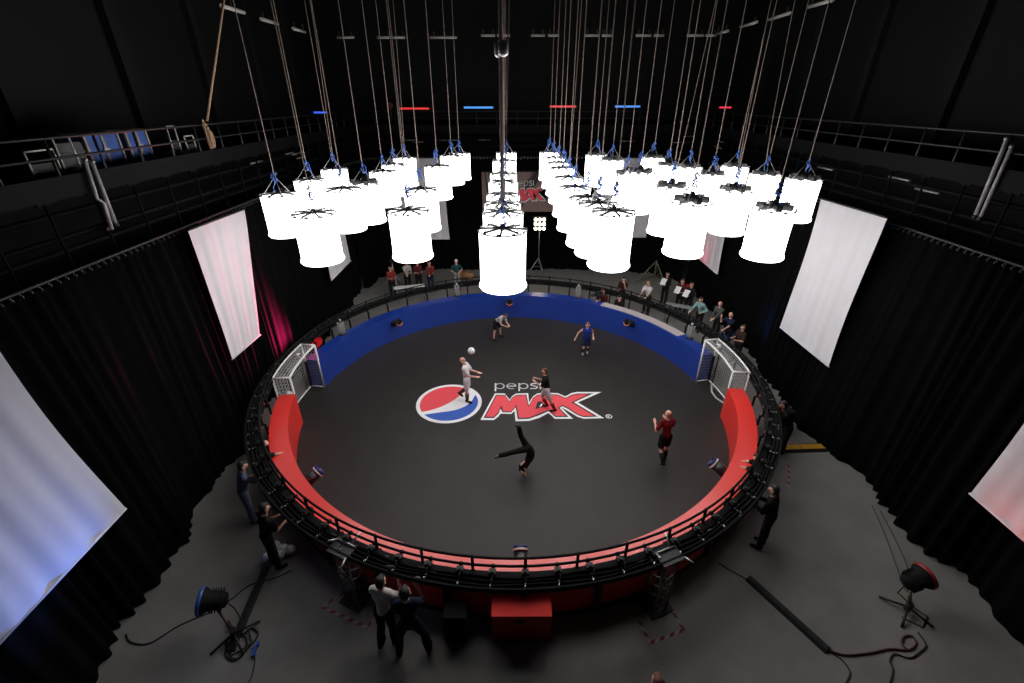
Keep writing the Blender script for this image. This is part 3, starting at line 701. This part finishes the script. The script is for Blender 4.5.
# --- players
person('man in white shirt and white shorts heading the ball over the round emblem', fl(468,401), -8, WHT, WHT, 'short', 'shorts', SKIN, None, lean=-4, head=28, RA='forward', LA=((.05,.5,-.85),(-.1,.95,-.25)), RL='straight', LL_=((.04,-.02,-1),(0,-.75,-.65)), shoe=(.012,.01,.01), sock=(.07,.045,.03), z0=.022, vox=.0125, eyes=True, H=1.66)
person('man in black shirt and white shorts running left across the painted letters', fl(546,409), 172, (.009,.009,.012), (.55,.5,.5), 'short', 'shorts', SKIN, (.12,.035,.015), lean=9, RA='run_f', LA='run_f', RL=((.04,.4,-1),(0,-.45,-.9)), LL_=((.05,-.35,-1),(0,-.45,-.95)), shoe=(.03,.008,.008), sock=(.2,.02,.02), z0=.022, vox=.0125, eyes=True, H=1.58)
person('bald man in dark red shirt and black shorts running away, seen from behind', fl(661,461), 98, (.16,.012,.015), BLK, 'short', 'shorts', SKIN, None, lean=8, RA='run_f', LA=((.5,-.2,-.85),(-.15,.8,.35)), RL=((.03,.15,-1),(0,-.12,-1)), LL_=((.03,-.05,-1),(0,-.75,-.7)), shoe=(.01,.01,.01), sock=(.012,.012,.012), z0=.022, vox=.0125, eyes=True, H=1.64)
person('red haired player in blue vest and dark shorts running towards the near side', fl(585,355), -97, (.012,.04,.28), (.012,.018,.06), 'none', 'shorts', SKIN, (.25,.08,.03), lean=10, RA='out', LA='run_b', RL=((.05,.45,-.9),(0,-.5,-.85)), LL_=((.03,.05,-1),(0,-.6,-.8)), shoe=(.45,.45,.4), sock=(.01,.01,.015), z0=.022, vox=.0125, eyes=True, H=1.48)
person('player in grey shirt and black shorts bending forward by the blue barrier', fl(497,338), -38, (.42,.40,.41), (.012,.012,.012), 'short', 'shorts', SKIN, (.06,.02,.012), lean=52, head=-18, RA='hold', LA='hold', RL='wide', LL_='wide', shoe=(.015,.01,.01), z0=.022, vox=.0125, eyes=True, H=1.5)
def hand_j(J):
    q = lambda x, y, z: V((x, y, z))     # image-plane figure: x to the right, z up, y away
    D = dict(pel=q(.12,0,.92), wai=q(.19,0,.76), che=q(.17,0,.6), nec=q(.09,0,.42), h0=q(.01,-.04,.37), h1=q(-.05,-.07,.31), hf=nrm((-.5,-.7,-.3)), hd=nrm((-.7,-.3,-.6)),
             shR=q(.14,.13,.46), elR=q(.13,.12,.25), wrR=q(.05,.06,.09), shL=q(.08,-.12,.45), elL=q(-.07,-.12,.30), wrL=q(.0,-.05,.09), hdR=nrm((-.5,-.5,-.6)), hdL=nrm((.3,-.5,-.7)),
             hiR=q(.06,.06,.95), knR=q(-.10,.08,1.27), anR=q(-.16,.06,1.62), toR=q(-.24,.03,1.70), hiL=q(.03,-.06,.92), knL=q(-.36,-.1,.84), anL=q(-.70,-.12,.74), toL=q(-.82,-.14,.69))
    return D
person('acrobat in black upside down on one hand with legs spread, nearest figure on the floor', fl(524,472), 90, BLK, (.007,.007,.008), 'long', 'trousers', SKIN, None, shoe=(.1,.08,.08), z0=.022, vox=.0125, joints=hand_j, cap=(.008,.008,.008), H=1.6)
ballm = M('ball_leather', (.78,.78,.8), .45)
def football(p, label, grp=None, r=.11):
    r_ = thing('football', label, 'ball', p, grp); b = MB()
    b.ball(p, r, 20); s = b; s.mi = 1; g = (1+5**.5)/2
    for v in [(0,a,b_*g) for a in (-1,1) for b_ in (-1,1)]+[(a,b_*g,0) for a in (-1,1) for b_ in (-1,1)]+[(b_*g,0,a) for a in (-1,1) for b_ in (-1,1)]:
        d = nrm(v); s.lathe([(.03,r-.004),(.026,r+.0015)], p, d, 5)
    s.build('cover', [ballm, M('ball_patch', (.5,.5,.52), .5)], r_); return r_
football(hy(471.3,351,.05), 'white football in the air above the man in white')
football(pol(6.78,187.6,.0)+V((0,0,.95)), 'football resting in the left goal net near its near post')
for i, (x, y) in enumerate(((283,549),(279,555),(290,550),(275,546),(268,557))):
    football(hz(x, y, .11), 'dull football in the loose pile outside the ring at near left', 'football pile')

# --- crew
def at_head(px, py, z=1.53): p = hz(px, py, z); return (p.x, p.y)
def face(xy): return math.degrees(math.atan2(-xy[1], -xy[0]))
def crew(label, px, py, **k):
    z = k.pop('hz_', 1.53); k.setdefault('H', 1.62); xy = k.pop('xy', None) or at_head(px, py, z); yaw = k.pop('yaw', None); return person(label, xy, face(xy) if yaw is None else yaw, **k)
crew('crew member in red top behind the tripod, far left of the ring', 390, 268, top=(.2,.03,.025), bottom=BLK, RA='hold', LA='hold')
crew('crew member in grey white shirt leaning at the long white table', 405.5, 262, top=(.4,.38,.36), bottom=BLK, lean=12, RA='reach', LA='hold')
crew('crew member in dark maroon shirt behind the long white table', 417, 262.5, top=(.09,.015,.02), bottom=BLK, RA='hold', LA='hold', hair=(.05,.03,.02))
crew('crew member in orange red jacket at the right end of the white table', 429, 263, top=(.17,.03,.02), bottom=NVY, sleeve='long', RA='reach', LA='hold')
crew('crew member in teal shirt and white cap beside the tan bag', 456, 261.5, top=(.015,.06,.065), bottom=(.2,.2,.2), RA='hips', LA='hips', hair=None, cap=(.7,.7,.7))
def under(px, py, z, rr): p = hz(px, py, z); a = math.degrees(math.atan2(p.y, p.x)); q = pol(rr, a); return (q.x, q.y)
crew('camera operator in dark red shirt with a black camera at the far right barrier', 0, 0, xy=under(609,286,1.55,7.3), H=1.68, top=(.07,.012,.015), bottom=BLK, lean=24, RA='reach', LA='hold', hair=(.08,.02,.015))
crew('crew member in black stooping with folded arms at the far right barrier', 0, 0, xy=under(622,296,1.45,7.32), H=1.62, top=BLK, bottom=BLK, sleeve='short', RA='fold', LA='fold', lean=30, hair=(.01,.01,.01))
crew('crew member in dark top standing beyond the ring behind the stooping one', 624, 279, top=(.03,.015,.015), bottom=BLK, RA='fold', LA='up', hair=(.02,.01,.01))
crew('crew member in white shirt and straw cap leaning on the far right ring', 650, 282, top=(.55,.5,.52), bottom=BLK, lean=14, RA='reach', LA='reach', hair=None, cap=(.35,.2,.1))
crew('crew member in black holding white papers beside the tripod, far right', 668, 274, top=BLK, bottom=BLK, sleeve='long', RA='hold', LA='hold', hair=(.015,.01,.01))
crew('long haired crew member in maroon, left of the pair reading white sheets', 683, 281, top=(.08,.015,.015), bottom=BLK, RA='hold', LA='hold', hair=(.13,.03,.02))
crew('crew member in black, right of the pair reading white sheets', 692, 284.5, top=BLK, bottom=BLK, sleeve='long', RA='hold', LA='hold', hair=(.08,.03,.02))
crew('crew member in pale turquoise shirt leaning on the right side of the ring', 703.5, 298, top=(.2,.34,.33), bottom=BLK, sleeve='long', lean=14, RA='reach', LA='hips', hair=(.04,.01,.01))
crew('balding crew member in grey green jumper at the right side of the ring', 722, 303, top=(.075,.085,.08), bottom=BLK, sleeve='long', lean=8, RA='down', LA='reach', hair=None)
crew('bald crew member in navy top with a hand at his head, right of the ring', 733, 314, top=NVY, bottom=BLK, lean=8, RA='up', LA='reach', hair=None)
crew('crew member in dark brown top with clasped hands above the right goal', 743.5, 327, top=(.035,.02,.018), bottom=BLK, RA='hold', LA='hold', hair=(.05,.03,.02))
def ringman(label, a, rr=7.86, **k): p = pol(rr, a); return person(label, (p.x, p.y), a+180, **k)
RCH = ((-.08,.97,-.2),(-.2,.98,-.1))
crew('crew member leaning in under the left ring with an arm out on the red barrier', 0, 0, xy=under(258,446,1.42,7.27), H=1.56, top=(.02,.018,.018), bottom=BLK, lean=24, RA=RCH, LA='hold', hair=None)
ringman('crew member in faded blue grey top outside the left ring', 217.5, 7.72, top=(.10,.12,.2), bottom=(.1,.12,.18), lean=14, RA='reach', LA='hold', hair=(.01,.01,.01))
ringman('crew member in black outside the near left curve with bent forearm', 229.5, 7.75, top=BLK, bottom=BLK, lean=12, RA='hold', LA='hold', hair=(.01,.01,.01))
ringman('crew member in black leaning at the right ring just below the goal', -17.5, top=BLK, bottom=BLK, lean=28, RA='reach', LA='hold', skin=SKIN2, hair=(.02,.01,.01))
crew('crew member reaching both bare arms over the right red barrier', 0, 0, xy=under(764,460,1.42,7.27), H=1.56, top=BLK, bottom=BLK, lean=26, RA=RCH, LA=RCH, hair=(.03,.015,.01))
ringman('crew member in black standing outside the near right curve', -44.5, 7.7, top=BLK, bottom=BLK, sleeve='long', lean=10, RA='hold', LA='hold', hair=(.01,.01,.01))
person('man in white t-shirt seen from behind, filming over the near side of the ring', (-2.26,-7.42), 75, (.6,.57,.55), (.012,.012,.013), 'short', 'trousers', SKIN, (.012,.01,.01), lean=6, RA='filming', LA='filming', RL='straight', LL_=((.03,-.02,-1),(0,-.3,-.95)), z0=0, vox=.013, eyes=True)
person('man in dark blue clothes seen from behind, right of the man in white t-shirt', (-1.78,-7.62), 98, NVY, NVY, 'short', 'trousers', SKIN, (.012,.01,.01), lean=5, RA='filming', LA='hold', RL='wide', LL_='wide', z0=0, vox=.013, H=1.8, eyes=True)
person('brown haired person at the very bottom of the photo, only the head showing', (2.0,-8.85), 95, (.03,.02,.018), BLK, 'long', 'trousers', SKIN, (.14,.05,.03), RA='down', LA='down', z0=0, vox=.014, eyes=True)

# ------------------------------------------------------------------ crew kit round the ring
def tripod(name, label, cat, foot, h, sp, mat, top=.62):
    p = V((foot[0], foot[1], 0)); r_ = thing(name, label, cat, p)
    for k in range(3):
        a = 2*pi*k/3-pi/2+.5; MB().tube(p+V((sp*cos(a),sp*sin(a),.02)), p+V((0,0,h*top)), .025).build('leg', mat, r_)
    MB().tube(p+V((0,0,h*.3)), p+V((0,0,h)), .022).build('column', mat, r_)
    b = MB()
    for k in range(3):
        a = 2*pi*k/3-pi/2+.5; b.tube(p+V((sp*.45*cos(a),sp*.45*sin(a),h*top*.55)), p+V((0,0,h*.24)), .012)
    b.build('brace', mat, r_); return r_, p
wl, p = tripod('work_light', 'nine lamp floodlight panel on a tall tripod stand, far behind the ring', 'light', (1.42,11.75), 2.7, .7, M('stand_grey', (.25,.25,.25), .4, metal=.4), top=.42)
MB().box(p+V((0,0,3.0)), (.66,.14,.72)).build('lamp_frame', black, wl)
for i in range(3):
    for j in range(3):
        MB().lathe([(.02,.0),(.07,.05),(.08,.07),(.05,.085)], p+V(((i-1)*.215,-.07,3.0+(j-1)*.235)), (0,-1,-.12), 12).build('lamp_bulb', M('flood_bulb', (.9,.85,.7), emit=(1,.86,.62), es=14), wl)
t1_, p = tripod('tripod', 'white legged tripod beside the long table, far left behind the ring', 'tripod', (-6.1,10.0), 1.5, .6, M('stand_white', (.4,.4,.4), .5))
MB().box(p+V((0,0,1.55)), (.18,.26,.16)).lathe([(.05,0),(.06,.14)], p+V((0,-.1,1.55)), (0,-1,0), 10).build('camera_body', black, t1_)
t2_, p = tripod('tripod', 'tall grey tripod with spreader near the back right curtain', 'tripod', (7.6,11.0), 1.25, .95, M('stand_olive', (.16,.16,.11), .6), top=.96)
b = MB()
for k in range(3):
    a, c = 2*pi*k/3-pi/2+.5, 2*pi*(k+1)/3-pi/2+.5; b.tube(p+V((.95*cos(a),.95*sin(a),.12)), p+V((.95*cos(c),.95*sin(c),.12)), .02)
b.build('spreader', M('stand_olive', (.16,.16,.11)), t2_)
def trestle(label, c, L, W, h, rz, m):
    c = V(c); r_ = thing('trestle_table', label, 'table', c); MB().box(c+V((0,0,h)), (L,W,.04), rz).build('table_top', m, r_); Mx = Matrix.Rotation(rz, 3, 'Z')
    for sx in (-1,1):
        for sy in (-1,1): MB().tube(c+Mx@V((sx*L*.42,sy*W*.4,0)), c+Mx@V((sx*L*.42,sy*W*.4,h)), .02).build('leg', steel, r_)
    return r_
trestle('long narrow white topped table, far left behind the ring', (-4.95,8.35,0), 1.5, .3, .8, .28, whitep)
trestle('slim rail table in front of the pair with white sheets', (7.2,5.95,0), 1.1, .3, .85, -.45, M('rail_table', (.25,.26,.26), .5))
b = MB().cap((-2.75,11.5,.24), (-2.3,11.45,.22), .23, .21, 14); r_ = thing('holdall', 'round tan holdall bag on the floor by the back curtain', 'bag', (-2.5,11.5,0)); b.build('bag_body', M('tan_canvas', (.33,.16,.07), .85, noise=.2), r_)
MB().path([(-2.75,11.4,.42),(-2.6,11.35,.58),(-2.4,11.35,.56),(-2.3,11.4,.4)], .018, 6).build('handle', M('tan_dark', (.15,.07,.03), .8), r_)
for lab, px, py, z in (('white sheet of paper held by the maroon one of the pair',683,281,1.2),('white sheet of paper held by the black one of the pair',692,284.5,1.2),('white paper held by the one in black beside the far right tripod',668,274,1.25)):
    h_ = V((*at_head(px, py, 1.53), 0)); q = h_ - h_.normalized()*.36 + V((0,0,z)); a_ = math.atan2(h_.y, h_.x)-pi/2
    rt = Matrix.Rotation(a_, 3, 'Z') @ Matrix.Rotation(R(48), 3, 'X')
    r_ = thing('paper_sheet', lab, 'paper', q); MB().box(q, (.25,.34,.006), rot=rt).build('sheet', whitep, r_)
q = hz(599, 294, 1.45); r_ = thing('video_camera', 'black video camera held out over the far right barrier', 'camera', q)
MB().box(q, (.3,.16,.2), .3).build('body', black, r_); MB().lathe([(.05,0),(.07,.22)], q-V((.12,.06,0)), (-.9,-.4,0), 14).build('lens_barrel', black, r_); MB().tube(q+V((-.1,0,.1)), q+V((.1,.05,.1)), .02).build('handle', black, r_)
# phones
for lab, c in (('small dark phone held up by the man in white t-shirt',(-2.15,-7.06,1.62)),):
    r_ = thing('phone', lab, 'phone', c); MB().box(c, (.15,.012,.075)).build('case', black, r_)
# cable ramps
def ramp(label, p, q, w, m, edge=None):
    a, b_ = hz(*p), hz(*q); d = (b_-a); L = d.length; rz = math.atan2(d.y, d.x); c = (a+b_)/2; r_ = thing('cable_ramp', label, 'cable ramp', c, None); Mx = Matrix.Rotation(rz, 3, 'Z')
    b = MB(); prof = [(-w/2,0),(-w*.3,.05),(w*.3,.05),(w/2,0)]; vs = [[b.bm.verts.new(c+Mx@V((x,y,z))) for y, z in prof] for x in (-L/2, L/2)]
    for k in range(3): b.bm.faces.new((vs[0][k],vs[1][k],vs[1][k+1],vs[0][k+1])).material_index = 0
    b.bm.faces.new(vs[0]); b.bm.faces.new(vs[1][::-1]); b.bm.faces.new((vs[0][0],vs[0][3],vs[1][3],vs[1][0])); b.build('ramp_body', m, r_)
    lid = MB(); lid.box(c+V((0,0,.053)), (L*.985, w*.5, .012), rz); lid.build('lid', edge or m, r_)
    s = MB()
    for k in range(1, max(2, int(L/.9))): s.box(c+Mx@V((-L/2+L*k/max(2,int(L/.9)),0,.06)), (.012,w*.5,.004), rz)
    s.build('joint', blackm, r_)
ramp('long black cable ramp on the floor beside the blue floor light', (266,568), (230,652), .17, rubber)
ramp('long black cable ramp on the floor left of the red floor light', (748,578), (828,651), .2, rubber)
ramp('short yellow lidded cable ramp outside the ring on the right', (776,449), (824,447.5), .38, rubber, yellow)
def cable(label, pts, r=.012, m=rubber):
    P = [hz(*p, r) for p in pts]; out = []
    for i in range(len(P)-1):
        p0, p1, p2, p3 = P[max(i-1,0)], P[i], P[i+1], P[min(i+2,len(P)-1)]
        for k in range(5):
            t = k/5; out.append(.5*((2*p1)+(p2-p0)*t+(2*p0-5*p1+4*p2-p3)*t*t+(3*p1-p0-3*p2+p3)*t**3))
    out.append(P[-1]); tag(MB().path(out, r, 6).build('floor_cable', m), label, 'cable')
cable('thin black cable trailing from the blue floor light toward the left curtain', [(212,612),(180,625),(150,643),(131,642),(126,634)])
cable('thin black cable running from the blue floor light to the football pile', [(210,611),(230,600),(250,585),(275,578),(292,570)])
cable('coil of black cable round the foot of the blue floor light', [(228,642),(232,658),(243,655),(247,640),(238,632),(228,640),(226,655),(236,660),(248,648),(258,635),(252,628),(244,634)], .016)
cable('black cable with blue plug leaving the bottom of the blue floor light', [(252,648),(255,660),(252,675),(248,683)])
cable('black cable from the near right ring to the black cable ramp', [(719,563),(730,570),(748,580)])
cable('dark red cable looping from the right cable ramp to the red floor light', [(829,650),(845,655),(870,653),(890,649),(908,650),(916,644),(912,636),(904,637),(902,644),(908,650)], .018, M('cable_maroon', (.06,.012,.012), .5))
cable('black cable running off the bottom edge from the right cable ramp', [(830,652),(842,660),(850,672),(846,683)])
cable('black cable snaking below the red floor light', [(918,632),(926,645),(920,652),(910,658),(895,654),(890,661),(893,670),(890,683)], .014)
cable('thin cable from the right curtain down to the red floor light', [(872,505),(885,535),(898,570),(905,590)], .008)
cable('second thin cable from the right curtain down to the red floor light', [(880,510),(898,545),(908,570),(907,592)], .008)
b = MB(); q = hz(254,652,.03); b.box(q,(.06,.16,.06),.3).box(q+V((.0,.14,0)),(.05,.08,.05),.3); tag(b.build('cable_plug', bluec), 'blue cable plug on the floor right of the blue floor light', 'plug')

# ------------------------------------------------------------------ colour floor lights
def floor_light(label, base, headp, target, c, nm, power=0., cone=50, blend=.9, aim=None, es=.28):
    base = V((base[0], base[1], 0)); headp = V(headp); d = (V(aim or target)-headp).normalized(); r_ = thing('floor_light', label, 'light', base)
    b = MB()
    for k in range(4): a = pi/4+k*pi/2; b.tube(base+V((.42*cos(a),.42*sin(a),.02)), base+V((0,0,.16)), .022)
    b.lathe([(.06,.08),(.06,.26)], base, n=12); b.build('stand_base', black, r_)
    MB().tube(base+V((0,0,.2)), headp-d*.12-V((0,0,.2)), .022).tube(headp-d*.12-V((0,0,.2)), headp-d*.1, .03).build('stand_arm', M('arm_'+nm, (.1,.075,.03) if nm == 'red' else (.1,.04,.025), .5), r_)
    h = MB().lathe([(.09,-.36),(.13,-.34),(.17,-.08),(.22,.0),(.235,.04),(.22,.04),(.195,-.02)], headp, d, 20, caps=False).lathe([(.02,-.365),(.09,-.36)], headp, d, 20)
    x, y, z = h.frame(d)
    for k in range(5): h.box(headp-d*(.1+.045*k), (.3,.3,.012), rot=Matrix((x,y,z)).transposed())
    h_ = h.build('lamp_housing', blackm, r_)
    MB().lathe([(.02,.025),(.2,.015),(.205,.0)], headp, d, 20).build('colour_filter', M('filter_'+nm+str(es), [v*.3 for v in c], .3, emit=c, es=es), h_)
    MB().lathe([(.236,.02),(.245,.03),(.245,.08),(.236,.09)], headp, d, 20, caps=False).build('filter_frame', M('barn_'+nm, [.01+v*.3 for v in c], .4), h_)
    b = MB(); b.path([headp-d*.3, headp-d*.4-V((0,0,.25)), base+V((.2,.1,.03)), base+V((.35,-.1,.015)), base+V((.1,-.3,.015)), base+V((-.15,-.1,.015))], .012, 6); b.build('power_cord', rubber, r_)
    L = bpy.data.lights.new('beam_'+nm, 'SPOT'); L.energy = power; L.color = c; L.spot_size = R(cone); L.spot_blend = blend; L.shadow_soft_size = .1
    lo = bpy.data.objects.new('beam', L); col.objects.link(lo); lo.location = headp+d*.2 - base; lo.rotation_euler = (V(target)-headp).normalized().to_track_quat('-Z','Y').to_euler(); lo.parent = r_
    return r_
BLU, RED_ = (.05,.16,1.), (1.,.04,.05)
floor_light('blue gelled floor light on a low stand at near left', hz(236,638)[:2], hz(205,601,.75), (-6.95,-8.9,3.9), (.06,.22,1.), 'blue', power=260, cone=100, aim=(-8.2,-7.7,1.35))
floor_light('red gelled floor light on a low stand at near right', hz(905,612)[:2], hz(922,577,.75), (8.95,-7.0,3.0), (1.,.02,.03), 'red', power=70, cone=80, aim=(10.5,-6.1,1.5))
floor_light('red gelled floor light between the left goal and the left curtain', (-7.3,2.75), (-7.22,2.6,.85), (-7.6,.3,2.8), (1.,.02,.17), 'red', power=2400, cone=70)
floor_light('blue gelled floor light between the right ring and the right curtain', (8.55,3.9), (8.5,3.7,.6), (8.85,1.2,3.0), (.06,.22,1.), 'blue', power=200, cone=80, es=.04)
floor_light('red gelled floor light in the far right corner behind the ring', (8.4,8.4), (8.45,8.4,.75), (8.95,8.6,3.5), (1.,.04,.12), 'red', power=110, cone=75)

# ------------------------------------------------------------------ sign at the back
YS = 12.55
sg = thing('logo_sign', 'dark brown sign with small and big lettering hung at the back of the hall', 'sign', (.4,YS,3.5))
x0, x1, z0, z1 = -1.6, 2.55, 3.42, 5.42
b = MB().box(((x0+x1)/2, YS+.04, (z0+z1)/2), (x1-x0, .06, z1-z0)); b.build('board', M('sign_brown', (.2,.13,.11), .6, noise=.15), sg)
b = MB(); sd = random.Random(11)
for cx, dirn in ((x0+.1,-1),(x1-.6,1)):
    for k in range(5):
        w = .09+.05*(k % 2); xx = cx+.2*k*(1 if dirn < 0 else .55)-(0 if dirn < 0 else .9); sl = -.45 if dirn < 0 else 1.25
        q = [(xx,z1),(xx+w,z1),(xx+w-sl*(1 if dirn > 0 else -.0)-.0,z0),(xx-sl*(1 if dirn > 0 else -.0),z0)] if dirn > 0 else [(xx+.05,z1),(xx+.05+w*.7,z1),(xx+w+.25,z0),(xx+.25,z0)]
        q = [(min(max(x, x0+.01), x1-.01), z) for x, z in q]
        b.face([V((x, YS+.008, z)) for x, z in q])
b.build('stripe', M('sign_black', (.012,.008,.008), .7), sg)
# lettering fitted so that its right end sits at the sign's right part
def sm(x, y):
    u = (x-68)/1584; v = (y-217)/375; return V((-.12+1.92*u, YS+.004, 4.68-.78*v))
UPY = V((0,-1,0))
lettering(sg, sm, 0, UPY, ms=(M('sign_white', (.85,.75,.75), .6), paint_k, M('sign_red', (.85,.06,.09), .6)))
def sm2(x, y):
    u = (x-262)/580; v = (y-105)/100; return V((.07+1.02*u, YS+.002, 5.02-.36*v))
strokes(sg, sm2, UPY, .042, M('sign_grey', (.7,.67,.66), .6))
MB().tube((x0,YS+.05,z1+.05), (x1,YS+.05,z1+.05), .03).build('batten', dark, sg)

# ------------------------------------------------------------------ things on the galleries
def crate(label, c, d, m, fr):
    r_ = thing('equipment_crate', label, 'crate', c); c = V(c); MB().box(c+V((0,0,d[2]/2+.02)), d).build('body', m, r_)
    b = MB()
    for sx in (-1,1):
        for sy in (-1,1): b.box(c+V((sx*d[0]/2, sy*d[1]/2, d[2]/2+.02)), (.05,.05,d[2]+.04))
        b.box(c+V((sx*d[0]/2,0,d[2]+.03)), (.05,d[1],.05)); b.box(c+V((0,sx*d[1]/2,d[2]+.03)), (d[0],.05,.05))
        b.box(c+V((sx*d[0]/2,0,d[2]/2)), (.05,.06,d[2]))
    b.build('edge_frame', fr, r_)
    MB().box(c+V((d[0]/2+.03,0,d[2]*.5)), (.03,.14,.06)).build('latch', steel, r_)
cb = M('crate_blue', (.02,.085,.4), .5, noise=.2); cf = M('crate_frame', (.35,.28,.22), .5)
for i, y in enumerate((-1.9,-.92)):
    crate(('blue crate on the left gallery, nearer one','blue crate on the left gallery, farther one')[i], (-8.75,y,7.57), (.45,(.86,.62)[i],.56), cb, cf)
seat_case('dark grey case on the left gallery beside the white edged frame', (-8.7,-2.75,7.57), (.4,.6,.45), 0, M('case_grey', (.05,.055,.06), .5))
def wire(label, c, w, h, dd=.3):
    c = V(c); r_ = thing('metal_frame', label, 'frame', c); m = M('frame_white', (.85,.82,.76), .4)
    for sy in (-1,1): MB().tube(c+V((0,sy*w/2,0)), c+V((0,sy*w/2,h)), .017).tube(c+V((0,sy*w/2,.02)), c+V((-dd,sy*w/2,.02)), .017).build('upright', m, r_)
    MB().tube(c+V((0,-w/2,h)), c+V((0,w/2,h)), .017).build('top_bar', m, r_); MB().box(c+V((-.02,0,h*.3)), (.02,w*.9,h*.4)).build('shelf_panel', dark, r_)
wire('white tube frame nearest on the left gallery', (-8.35,-3.55,7.57), .55, .42); wire('white tube frame between grey case and near frame, left gallery', (-8.35,-3.02,7.57), .35, .6)
wire('small white tube frame behind the blue crates on the left gallery', (-8.4,.12,7.57), .3, .62); wire('smallest white tube frame beyond the blue crates on the left gallery', (-8.3,.55,7.57), .35, .38)
def pole(label, p, q, r=.035, kink=False):
    r_ = thing('steel_pole', label, 'pole', V(q)); m = M('pole_grey', (.5,.48,.5), .45)
    if kink: MB().path([p, V(p).lerp(V(q),.55), V(p).lerp(V(q),.62)+V((0,.12,0)), V(q)+V((0,.12,0))], r, 8).build('tube', m, r_)
    else: MB().tube(p, q, r).build('tube', m, r_)
    MB().lathe([(r*1.5,0),(r*1.5,.08)], q, n=10).build('foot_socket', dark, r_); MB().lathe([(r*1.4,0),(r*1.4,.06)], V(p)-V((0,0,.06)), n=10).build('top_clamp', steel, r_)
pole('left of two grey poles down the left gallery, with a kink', hx(84,158,-7.86), hx(107,231,-7.86), kink=True); pole('right of two grey poles down the left gallery', hx(91,160,-7.86), hx(117,227,-7.86))
pole('left of two grey poles down the right gallery', hx(1008,137,9.38), hx(974,219,9.38)); pole('right of two grey poles down the right gallery', hx(1013,145,9.38), hx(979,221,9.38))
r_ = thing('hemp_rope', 'tan rope running up from the left gallery with a coil at its lower end', 'rope', hx(207,122,-7.8))
MB().tube(hx(207,121,-7.8), hx(228,-30,-7.0), .028).build('rope_line', hemp, r_)
b = MB(); c0 = hx(209,134,-7.78)
for j in range(4): b.path([c0+V((.03*j-.05, (.04+.02*(j%2))*cos(2*pi*k/16)+.012*j-.02, (.34-.05*j)*sin(2*pi*k/16)-.04*j)) for k in range(16)], .02, 6, True)
b.build('rope_coil', hemp, r_)
r_ = thing('lighting_bar', 'grey bar crossing the tan rope at the top left of the photo', 'bar', hx(232,8,-8.0)); MB().tube(hx(221,5.5,-7.6), hx(244,12.5,-7.6), .05).build('tube', bat, r_); MB().tube(hx(232,8,-7.6)+V((0,0,.05)), hx(232,8,-7.6)+V((0,0,2)), .01).build('hanging_wire', dark, r_)
for lab, px, X in (('dull red disc bell on the far left upper wall', 389.5, -4.9),('dull red disc bell on the far right upper wall', 773, 7.6)):
    q = hy(px, 105.5, 13.35); r_ = thing('wall_bell', lab, 'bell', q); MB().lathe([(.0,.0),(.12,-.08),(.17,-.02),(.17,.0)], q, (0,1,0), 18, caps=False).build('gong', M('bell_red', (.09,.02,.018), .5), r_); MB().tube(q, q+V((0,.15,0)), .04).build('bracket', dark, r_); MB().tube(q+V((0,.12,0)), q+V((0,.12,-.75)), .03).build('stalk', dark, r_)
# bright kit on the right gallery and orange box
crate('small amber crate at the far right end of the right gallery', (10.1,-3.2,7.57), (.4,.5,.5), M('amber_box', (.3,.16,.08), .5), dark)

# ------------------------------------------------------------------ bake the remeshed figures
bpy.context.view_layer.update()
dg = bpy.context.evaluated_depsgraph_get()
done = []
for o in jobs:
    me = bpy.data.meshes.new_from_object(o.evaluated_get(dg)); done.append((o, me))
for o, me in done:
    o.modifiers.clear(); mats_ = [m for m in o.data.materials]; o.data = me
    if not len(me.materials):
        for m in mats_: me.materials.append(m)
    for p_ in me.polygons: p_.use_smooth = True
# ------------------------------------------------------------------ world, view
w = bpy.data.worlds.new('world'); sc.world = w; w.use_nodes = True
w.node_tree.nodes['Background'].inputs['Color'].default_value = (.0,.0,.0,1); w.node_tree.nodes['Background'].inputs['Strength'].default_value = 0
sc.view_settings.view_transform = 'Standard'; sc.view_settings.look = 'None'; sc.view_settings.gamma = 1; sc.view_settings.exposure = 0
sc.view_settings.use_curve_mapping = False
sc.cycles.use_denoising = True
sc.cycles.max_bounces = 8
